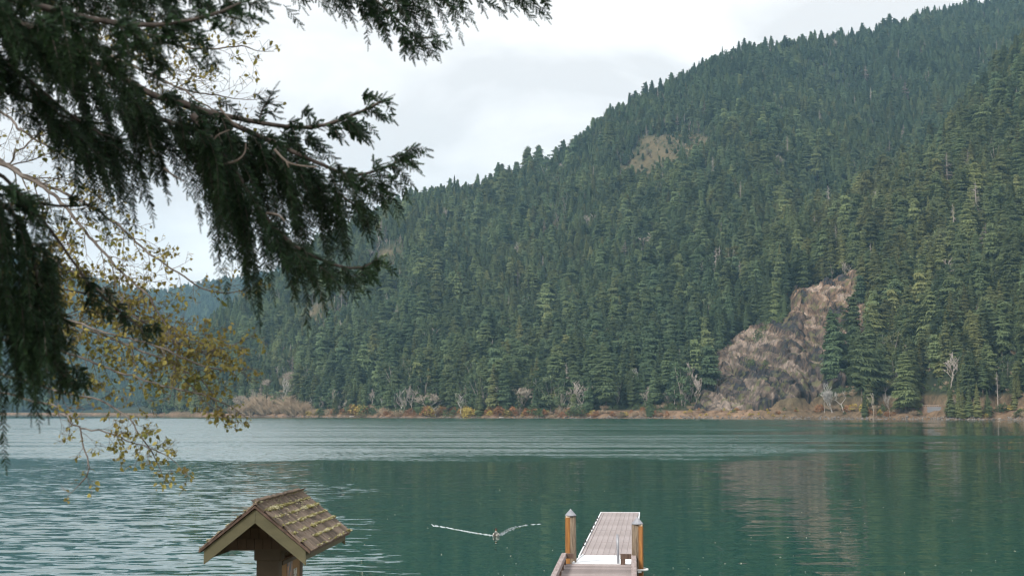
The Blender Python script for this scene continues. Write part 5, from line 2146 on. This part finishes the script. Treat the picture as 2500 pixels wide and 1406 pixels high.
def bough(pts, r0, bottoms, every, dens=1.0, depth=.45, tone=.25, lmin=.12, hang_from=None, hang_to=None, drift=(.12, 0), comb=None, up=0.0):
    """a limb with curtains of drooping branchlets; bottoms = photo outline of the curtain's lower edge."""
    C = curve_pts(pts)
    n_ = len(C)
    wood = MB()
    wood.tube(C[::2] + ([C[-1]] if n_ % 2 == 0 else []), [r0 * (1 - .88 * i / (len(C[::2]) + (1 if n_ % 2 == 0 else 0) - 1)) + .003 for i in range(len(C[::2]) + (1 if n_ % 2 == 0 else 0))], 8)
    spr = Sprigs()
    acc = 0
    bx_ = [b[0] for b in bottoms]
    by_ = [b[1] for b in bottoms]
    for i in range(1, n_):
        acc += (C[i] - C[i - 1]).length
        if acc < every:
            continue
        acc -= every * .72 * rc.uniform(.7, 1.3)
        px, py = proj(C[i].x, C[i].y, C[i].z)
        if hang_from is not None and px < hang_from:
            continue
        if hang_to is not None and px > hang_to:
            continue
        bot = np.interp(px, bx_, by_)
        full = (bot - py) * C[i].y / F
        if full < .04:
            full = .06
        tn = (C[i] - C[i - 1]).normalized()
        for k in range(2):
            ln = max(lmin * rc.uniform(.6, 1.1), full * rc.choice((rc.uniform(.35, .8), rc.uniform(.75, 1.02))))
            out = tn * rc.uniform(.2, .9) + Vector((0, rc.choice((-1, 1)) * rc.uniform(.2, 1.3), rc.uniform(-.2, .35) + up))
            off = Vector((rc.gauss(0, .04), rc.gauss(0, depth * .5), rc.gauss(0, .02) - rc.random() ** 2 * full * .25))
            hang(wood, spr, C[i] + off, out, ln, drift, dens, tone + rc.gauss(0, .08))
    # sprigs along the leading end of the limb
    if comb:
        k0 = int(n_ * comb)
        for i in range(k0, n_ - 1):
            tn = (C[i + 1] - C[i]).normalized()
            for q in range(2):
                spr.add(C[i] + tn * rc.uniform(0, .03), tn * rc.uniform(.8, 1.2) + Vector((rc.gauss(0, .2), rc.gauss(0, .35), rc.uniform(-.9, .55))), rc.uniform(.045, .085), tone + rc.uniform(0, .3))
        spr.add(C[-1], C[-1] - C[-2], .09, tone + .3)
    w_ = wood.obj('bough', M['spruce_bark'], spruce, True)
    spr.build('needles', w_)
    return w_


T0 = (-520, -250, 8.8)
# main limb to the upper right tip
bough([(-520, -300, 8.8), (-60, 40, 8.7), (220, 148, 8.9), (375, 232, 9.0), (560, 285, 9.1), (740, 312, 9.2), (850, 286, 9.2), (935, 246, 9.2)], .042,
      [(-60, 200), (60, 330), (110, 430), (200, 560), (250, 560), (300, 500), (350, 470), (420, 560), (470, 640), (540, 640), (600, 640), (660, 560), (700, 470), (760, 440), (800, 420), (860, 390), (900, 350), (940, 285), (966, 250)],
      .024, 1.0, .5, .22, hang_from=-40, comb=.80)
# second limb to the middle tip
bough([(420, 240, 8.8), (560, 300, 8.9), (660, 345, 9.0), (770, 395, 9.0), (860, 428, 9.05), (935, 411, 9.1), (992, 384, 9.1)], .020,
      [(420, 600), (480, 690), (540, 770), (600, 720), (680, 640), (760, 610), (830, 570), (880, 575), (930, 520), (970, 490), (1000, 455), (1030, 430)],
      .022, 1.0, .4, .3, comb=.74)
# lower limb to the bottom tip
bough([(470, 280, 8.6), (560, 400, 8.6), (640, 520, 8.65), (720, 600, 8.7), (800, 640, 8.7), (870, 656, 8.75), (915, 638, 8.8)], .018,
      [(470, 660), (520, 740), (545, 785), (580, 705), (620, 745), (664, 790), (700, 760), (722, 782), (765, 775), (800, 740), (848, 745), (880, 700), (946, 650)],
      .018, 1.0, .4, .33, comb=.72)
# inner curtain filling behind
bough([(300, 260, 9.4), (420, 300, 9.4), (560, 340, 9.5), (700, 400, 9.5), (820, 470, 9.5), (890, 520, 9.5)], .016,
      [(300, 480), (400, 540), (460, 650), (540, 700), (620, 680), (700, 690), (780, 650), (850, 600), (900, 590)], .022, 1.0, .5, .15)
# upper left limbs, nearest to the viewer
bough([(-520, -320, 7.6), (-100, -60, 6.7), (150, 30, 6.8), (350, 62, 7.0), (500, 42, 7.1), (588, 8, 7.2)], .035,
      [(-60, 200), (30, 260), (100, 250), (150, 330), (240, 290), (300, 200), (350, 140), (400, 150), (450, 135), (490, 85), (540, 60), (590, 35)], .022, 1.0, .5, .30, comb=.85)
bough([(-520, -420, 7.6), (0, -190, 7.4), (200, -120, 7.4), (400, -70, 7.5), (560, -40, 7.6)], .03,
      [(-60, 100), (60, 130), (200, 140), (330, 110), (440, 90), (560, 40)], .022, 1.0, .5, .30)
bough([(-520, -60, 8.2), (-100, 90, 7.6), (60, 190, 7.6), (170, 280, 7.7), (250, 330, 7.8)], .03,
      [(-60, 330), (30, 350), (80, 430), (110, 480), (160, 500), (230, 560), (260, 480)], .024, 1.0, .45, .2)
bough([(-520, -200, 7.8), (-120, -20, 7.2), (60, 60, 7.2), (230, 120, 7.2), (360, 110, 7.3), (450, 100, 7.3)], .028,
      [(-60, 240), (40, 300), (120, 260), (200, 300), (300, 220), (380, 180), (450, 150)], .020, 1.0, .5, .32, comb=.8)
bough([(-520, -330, 8.0), (-60, -120, 7.9), (160, -60, 7.9), (330, -20, 8.0), (470, -10, 8.0)], .026,
      [(-60, 180), (60, 200), (160, 190), (260, 150), (340, 120), (470, 70)], .020, 1.0, .5, .28)
bough([(-520, 60, 8.6), (-80, 180, 8.3), (80, 250, 8.3), (190, 300, 8.3), (300, 350, 8.4)], .024,
      [(-60, 330), (60, 380), (130, 500), (200, 540), (260, 560), (300, 480)], .020, 1.0, .45, .2, hang_from=60)
# dense mass low on the left
bough([(-520, 250, 8.3), (-160, 400, 7.6), (-20, 480, 7.6), (60, 560, 7.6), (95, 690, 7.6), (130, 790, 7.7)], .03,
      [(-60, 900), (40, 900), (90, 930), (140, 950), (160, 900)], .018, 1.1, .4, .3, drift=(.0, 0))
bough([(-520, 420, 8.3), (-160, 560, 7.8), (-20, 680, 7.8), (70, 790, 7.8), (125, 870, 7.9), (165, 930, 7.9)], .028,
      [(-60, 1070), (0, 1090), (22, 1080), (45, 1040), (80, 1010), (130, 990), (170, 970)], .016, 1.1, .4, .3, drift=(.0, 0), comb=.8)
bough([(-520, 200, 8.0), (-150, 380, 7.3), (-30, 440, 7.3), (45, 470, 7.3)], .024, [(-60, 700), (0, 740), (45, 600)], .016, 1.1, .35, .25, comb=.8)
# thin bare limb with a tuft hanging at its end
bough([(-520, 300, 8.4), (-60, 400, 8.1), (60, 492, 8.1), (130, 570, 8.1), (200, 668, 8.1), (262, 735, 8.15), (345, 800, 8.2)], .016,
      [(195, 720), (215, 760), (280, 800), (330, 815), (350, 810)], .016, 1.1, .25, .15, hang_from=196, lmin=.09)
bough([(60, 492, 8.1), (120, 500, 8.15), (170, 505, 8.2), (215, 500, 8.2)], .008, [(60, 505), (215, 560)], .05, 1.0, .2, .15, hang_from=180)
# bough hanging from above the frame
bough([(-520, -500, 9.4), (200, -190, 9.5), (560, -95, 9.6), (760, -55, 9.6), (950, -40, 9.7), (1150, -45, 9.7), (1300, -12, 9.8), (1330, -8, 9.8)], .035,
      [(560, -40), (675, 20), (692, 55), (706, 60), (725, 30), (760, 35), (800, 78), (850, 98), (890, 100), (905, 60), (930, 105), (960, 148), (1005, 152), (1040, 125), (1055, 95), (1080, 60),
       (1110, 92), (1150, 85), (1180, 48), (1200, 66), (1232, 72), (1255, 32), (1290, 45), (1310, 10)], .020, 1.0, .35, .3, hang_from=640, drift=(.2, 0))
bough([(760, -70, 9.5), (900, -10, 9.5), (980, 60, 9.5), (1020, 95, 9.5), (1056, 92, 9.5)], .010,
      [(760, 50), (850, 90), (940, 120), (975, 145), (1010, 150), (1040, 125), (1056, 105)], .022, 1.0, .25, .3, comb=.6)
# two small upright shoots on the main limb
for (a_, b_, c_) in (((622, 292), (645, 255), (668, 222)), ((655, 268), (672, 262), (688, 258)), ((760, 312), (762, 300), (763, 292))):
    pass
up_w, up_s = MB(), Sprigs()
Cs = [P(632, 300, 9.0), P(640, 268, 9.0), P(655, 245, 9.0), P(668, 220, 9.0)]
up_w.tube(Cs, [.006, .005, .004, .002], 4)
for i in range(3):
    for k in range(5):
        q = Cs[i].lerp(Cs[i + 1], k / 5)
        for sg in (-1, 1):
            up_s.add(q, Vector((sg * rc.uniform(.4, .9), rc.gauss(0, .3), rc.uniform(.1, .7))), rc.uniform(.03, .06), .3)
up_s.add(Cs[-1], Vector((.4, 0, .6)), .07, .3)
for (x0, y0, x1, y1) in ((648, 252, 686, 258), (640, 268, 684, 276), (650, 250, 632, 236), (640, 268, 690, 292)):
    a_, b_ = P(x0, y0, 9.0), P(x1, y1, 9.0)
    up_w.tube([a_, b_], [.004, .002], 3)
    for k in range(6):
        up_s.add(a_.lerp(b_, k / 6), (b_ - a_).normalized() + Vector((rc.gauss(0, .4), rc.gauss(0, .4), rc.gauss(0, .4))), .045, .3)
uw = up_w.obj('shoot', M['spruce_bark'], spruce)
up_s.build('needles', uw)
# bare dead twigs showing in the boughs
dt = MB()
for pl_ in ([(538, 265, 8.5), (560, 292, 8.5), (585, 312, 8.5)], [(500, 372, 8.4), (520, 345, 8.4), (532, 330, 8.4), (560, 318, 8.4)], [(545, 402, 8.4), (580, 392, 8.4), (598, 372, 8.4), (600, 350, 8.4)],
            [(670, 365, 8.5), (700, 395, 8.5), (735, 405, 8.5), (775, 408, 8.5)], [(700, 395, 8.5), (705, 410, 8.5)], [(365, 335, 8.4), (370, 365, 8.4), (378, 378, 8.4)], [(400, 410, 8.4), (425, 430, 8.4), (450, 442, 8.4)],
            [(232, 165, 8.6), (250, 190, 8.6), (272, 218, 8.6)], [(650, 520, 8.4), (680, 525, 8.4), (695, 540, 8.4)]):
    C = curve_pts(pl_, .03)
    dt.tube(C, [.008 * (1 - .6 * i / len(C)) for i in range(len(C))], 5)
dt.obj('dead_twig', M['dead_branch'], spruce, True)['label'] = 'bare pale dead twigs between the boughs'

# ------------------------------------------------------------------ alder with autumn leaves behind the conifer
M['alder_bark'] = mat('alder_bark', (0.075, 0.062, 0.054), 0.85, (0.20, 0.175, 0.155), 9, bump=0.002)
M['alder_leaf'] = mat('alder_leaf', (0.20, 0.215, 0.05), 0.6, (0.42, 0.33, 0.10), 4, coords='Object', rnd=0.3)
_t = M['alder_leaf'].node_tree
_b = _t.nodes['Principled BSDF']
_tr = nn(_t, 'ShaderNodeBsdfTranslucent')
_ms = nn(_t, 'ShaderNodeMixShader')
_ms.inputs['Fac'].default_value = 0.35
_src = _b.inputs['Base Color'].links[0].from_socket
_t.links.new(_src, _tr.inputs['Color'])
_t.links.new(_b.outputs['BSDF'], _ms.inputs[1])
_t.links.new(_tr.outputs['BSDF'], _ms.inputs[2])
_t.links.new(_ms.outputs['Shader'], _t.nodes['Material Output'].inputs['Surface'])
AT = P(-560, 1003, 12.6)
alder = empty('alder_tree', (AT.x, AT.y, near_ground(0, 12.6)), 'slender pale barked alder with sparse yellowing leaves behind the conifer', 'tree')
ALO = Vector(alder.location)
trunk_pts = [(AT.x, AT.y, 2.0), (AT.x + .1, AT.y, 4.5), (AT.x + .05, AT.y + .1, 7), (AT.x + .2, AT.y, 10.5), (AT.x + .2, AT.y, 13)]
MB().tube([Vector(p) - ALO for p in trunk_pts], [.22, .19, .15, .09, .03], 12).obj('trunk', M['alder_bark'], alder, True)
ra = random.Random(13)
LEAVES = []         # (position, direction, size)


def twig(mb, p, d, l, r, lev, leafy, maxlev=3):
    n_ = max(3, int(l / .05))
    pts, pos = [p.copy()], p.copy()
    dd = d.normalized()
    kink = Vector((ra.gauss(0, .05), ra.gauss(0, .05), ra.gauss(0, .05)))
    for i in range(n_):
        dd = (dd + kink + Vector((ra.gauss(0, .10), ra.gauss(0, .10), ra.gauss(-.015, .09)))).normalized()
        if i % 3 == 2:
            kink = Vector((ra.gauss(0, .06), ra.gauss(0, .06), ra.gauss(0, .06)))
        pos = pos + dd * l / n_
        pts.append(pos.copy())
    mb.tube(pts, [max(.0017, r * (1 - .7 * i / n_)) for i in range(n_ + 1)], 4 if r > .004 else 3, cap=False)
    if lev < maxlev:
        k = max(2, int(l / .062))
        for q in range(k):
            i = min(n_ - 1, int((.18 + .8 * (q + ra.random()) / k) * n_))
            base = (pts[i + 1] - pts[i]).normalized()
            a = ra.choice((-1, 1)) * ra.uniform(.45, 1.0)
            sidev = base.cross(Vector((0, -1, 0)))
            sidev = sidev.normalized() if sidev.length > .1 else Vector((1, 0, 0))
            nd = base * math.cos(a) + sidev * math.sin(a) + Vector((0, ra.gauss(0, .45), -.05))
            twig(mb, pts[i], nd, l * ra.uniform(.28, .55), max(.0013, r * .5), lev + 1, leafy, maxlev)
    if lev >= 1:
        for i in range(1, n_ + 1):
            if ra.random() < leafy * (.72 if lev > 1 else .55):
                ld = (Vector((ra.gauss(0, .6), ra.gauss(0, .6), ra.uniform(-1.1, .25))))
                LEAVES.append((pts[i], ld, ra.uniform(.024, .050)))


def limb(pts, r0, side_len, every, leafy, r1=.006, start=.25, maxlev=3):
    C = curve_pts(pts, .05)
    n_ = len(C)
    # small natural crookedness
    off = Vector((0, 0, 0))
    for i in range(1, n_ - 1):
        off = off * .85 + Vector((ra.gauss(0, .006), ra.gauss(0, .006), ra.gauss(0, .006)))
        C[i] = C[i] + off
    mb = MB()
    r0 *= .62
    mb.tube([c - ALO for c in C], [r0 + (r1 - r0) * (i / (n_ - 1)) for i in range(n_)], 7)
    b0 = len(LEAVES)
    acc = 0
    sg = 1
    tw = MB()
    for i in range(int(n_ * start), n_ - 1):
        acc += (C[i + 1] - C[i]).length
        if acc < every:
            continue
        acc = (.5 + ra.uniform(-.25, .25)) * every
        base = (C[i + 1] - C[i]).normalized()
        sg = -sg
        a = sg * ra.uniform(.5, 1.0)
        sidev = base.cross(Vector((0, -1, 0))).normalized()
        nd = base * math.cos(a) + sidev * math.sin(a) + Vector((0, ra.gauss(0, .4), 0))
        f = i / n_
        twig(tw, C[i] - ALO, nd, side_len * ra.uniform(.6, 1.25) * (1.1 - .5 * f), max(.0022, (r0 + (r1 - r0) * f) * .4), 1, leafy, maxlev)
    twig(tw, C[-1] - ALO, C[-1] - C[-2], side_len * .8, r1 * .8, 1, leafy, maxlev)
    w_ = mb.obj('branch', M['alder_bark'], alder, True)
    tw.obj('twig', M['alder_bark'], w_)
    return w_


# upper limbs seen against the sky
limb([(-560, -500, 12.6), (0, -60, 12.4), (200, 90, 12.2), (330, 165, 12.1), (440, 215, 12.1), (540, 235, 12.1)], .045, .55, .08, .16, start=.5)
limb([(-560, -520, 12.6), (100, -40, 12.4), (300, 60, 12.2), (430, 110, 12.1), (520, 120, 12.1), (610, 118, 12.0)], .045, .45, .075, .34, start=.55)
limb([(-560, -450, 12.6), (60, 60, 12.3), (260, 130, 12.2), (380, 190, 12.1), (470, 230, 12.0), (560, 300, 12.0)], .04, .48, .09, .18, start=.55)
limb([(-560, -100, 12.6), (-40, 245, 12.4), (60, 320, 12.3), (160, 380, 12.3), (260, 430, 12.2)], .04, .50, .14, .12, start=.5)
limb([(-560, 300, 12.6), (-30, 392, 12.4), (40, 372, 12.3), (95, 335, 12.2), (150, 320, 12.2)], .03, .40, .16, .12, start=.55)
# long pale limb running down to the right
limb([(-560, 40, 12.6), (-60, 360, 12.4), (90, 450, 12.3), (175, 520, 12.2), (250, 612, 12.1), (310, 680, 12.1), (365, 730, 12.0), (400, 800, 12.0), (430, 880, 12.0)], .05, .50, .12, .36, start=.5)
limb([(-560, 60, 12.6), (60, 420, 12.4), (230, 510, 12.2), (330, 590, 12.2), (420, 660, 12.1), (500, 705, 12.1), (560, 715, 12.1)], .04, .42, .12, .42, start=.6)
limb([(-560, 200, 12.6), (-40, 560, 12.4), (80, 595, 12.3), (150, 640, 12.2), (230, 700, 12.2), (330, 780, 12.1), (440, 840, 12.1), (530, 870, 12.1)], .035, .48, .11, .62, start=.55)
limb([(-560, 400, 12.6), (-30, 700, 12.4), (120, 765, 12.3), (200, 800, 12.2), (265, 812, 12.2), (345, 848, 12.1), (430, 890, 12.1), (510, 950, 12.0)], .045, .48, .10, .70, start=.52)
limb([(-560, 440, 12.6), (-30, 650, 12.5), (100, 700, 12.4), (230, 720, 12.4), (330, 760, 12.3), (420, 800, 12.3), (500, 840, 12.3)], .03, .46, .10, .66, start=.55)
limb([(-560, 420, 12.6), (-40, 700, 12.2), (60, 742, 12.1), (200, 790, 12.0), (330, 830, 11.9), (450, 872, 11.9), (545, 905, 11.9)], .03, .42, .10, .75, start=.55)
limb([(-560, 560, 12.6), (-40, 810, 12.2), (150, 862, 12.1), (260, 900, 12.0), (380, 930, 11.9), (490, 958, 11.9), (548, 985, 11.9)], .028, .36, .11, .7, start=.6)
limb([(-560, 260, 12.6), (-40, 590, 12.5), (100, 642, 12.4), (220, 692, 12.3), (350, 785, 12.2), (470, 850, 12.1), (545, 852, 12.1)], .028, .44, .10, .7, start=.55)
# lowest limbs over the water
limb([(-560, 700, 12.6), (-40, 900, 12.3), (100, 940, 12.2), (180, 965, 12.1), (245, 980, 12.1), (318, 1018, 12.0), (345, 1060, 12.0), (375, 1110, 12.0)], .032, .36, .10, .55, start=.66)
limb([(-560, 760, 12.6), (-40, 950, 12.4), (100, 980, 12.3), (150, 1006, 12.2), (178, 1038, 12.1), (195, 1045, 12.1), (203, 1090, 12.1), (215, 1140, 12.0), (196, 1180, 12.0)], .026, .30, .14, .30, start=.72)
limb([(195, 1045, 12.1), (250, 1055, 12.05), (320, 1080, 12.0), (390, 1105, 12.0), (430, 1130, 12.0)], .012, .30, .10, .6, r1=.004, start=.15)
limb([(400, 870, 12.0), (450, 930, 12.0), (500, 975, 12.0), (545, 1010, 11.95), (580, 1030, 11.9)], .008, .22, .16, .25, r1=.003, start=.3)

# leaves: a shared set of bent ovate blades


def leaf_mesh(seed, hue):
    r = random.Random(seed)
    vs, fs = [], []
    prof = [(0, 0), (.18, .26), (.42, .38), (.68, .30), (.88, .14), (1, 0)]
    bend = r.uniform(.1, .5)
    for i, (x, w) in enumerate(prof):
        z = -bend * x * x
        if w == 0:
            vs.append((x, 0, z))
        else:
            fo_ = r.uniform(.15, .45)
            vs += [(x, -w, z + w * fo_), (x, 0, z), (x, w, z + w * fo_)]
    fs = [(0, 1, 2), (0, 2, 3)]
    for a in (1, 4, 7):
        fs += [(a, a + 3, a + 4, a + 1), (a + 1, a + 4, a + 5, a + 2)]
    fs += [(10, 13, 11), (11, 13, 12)]
    return vs, fs


LM = [leaf_mesh(s0, 0) for s0 in range(4)]
leaf_me = []
for vs, fs in LM:
    mb = MB()
    mb.add(vs, fs)
    leaf_me.append(mb.mesh('leaf', M['alder_leaf'], True))
print('alder leaves', len(LEAVES))
vis = []
for (p, d, s0) in LEAVES:
    w_ = p + ALO
    px, py = proj(w_.x, w_.y, w_.z)
    inside = 0 <= px <= 2500 and 0 <= py <= 1406
    vis.append((s0 if inside and (px > 185 or py > 1050) else -1, inside))
top = set(sorted(range(len(LEAVES)), key=lambda i: -vis[i][0])[:290])
rest = MB()
for i, (p, d, s0) in enumerate(LEAVES):
    q = Vector(d).to_track_quat('X', 'Z') @ Matrix.Rotation(ra.uniform(-1.2, 1.2), 3, 'X').to_quaternion()
    v = ra.randrange(4)
    if i in top:
        o = link(bpy.data.objects.new('leaf', leaf_me[v]), alder)
        o.location = p
        o.rotation_mode = 'QUATERNION'
        o.rotation_quaternion = q
        o.scale = (s0, s0, s0)
    else:
        vs, fs = LM[v]
        rest.add([p + q @ (Vector(a) * s0) for a in vs], fs)
lv = rest.obj('leaves', M['alder_leaf'], alder, True)
lv['kind'] = 'stuff'
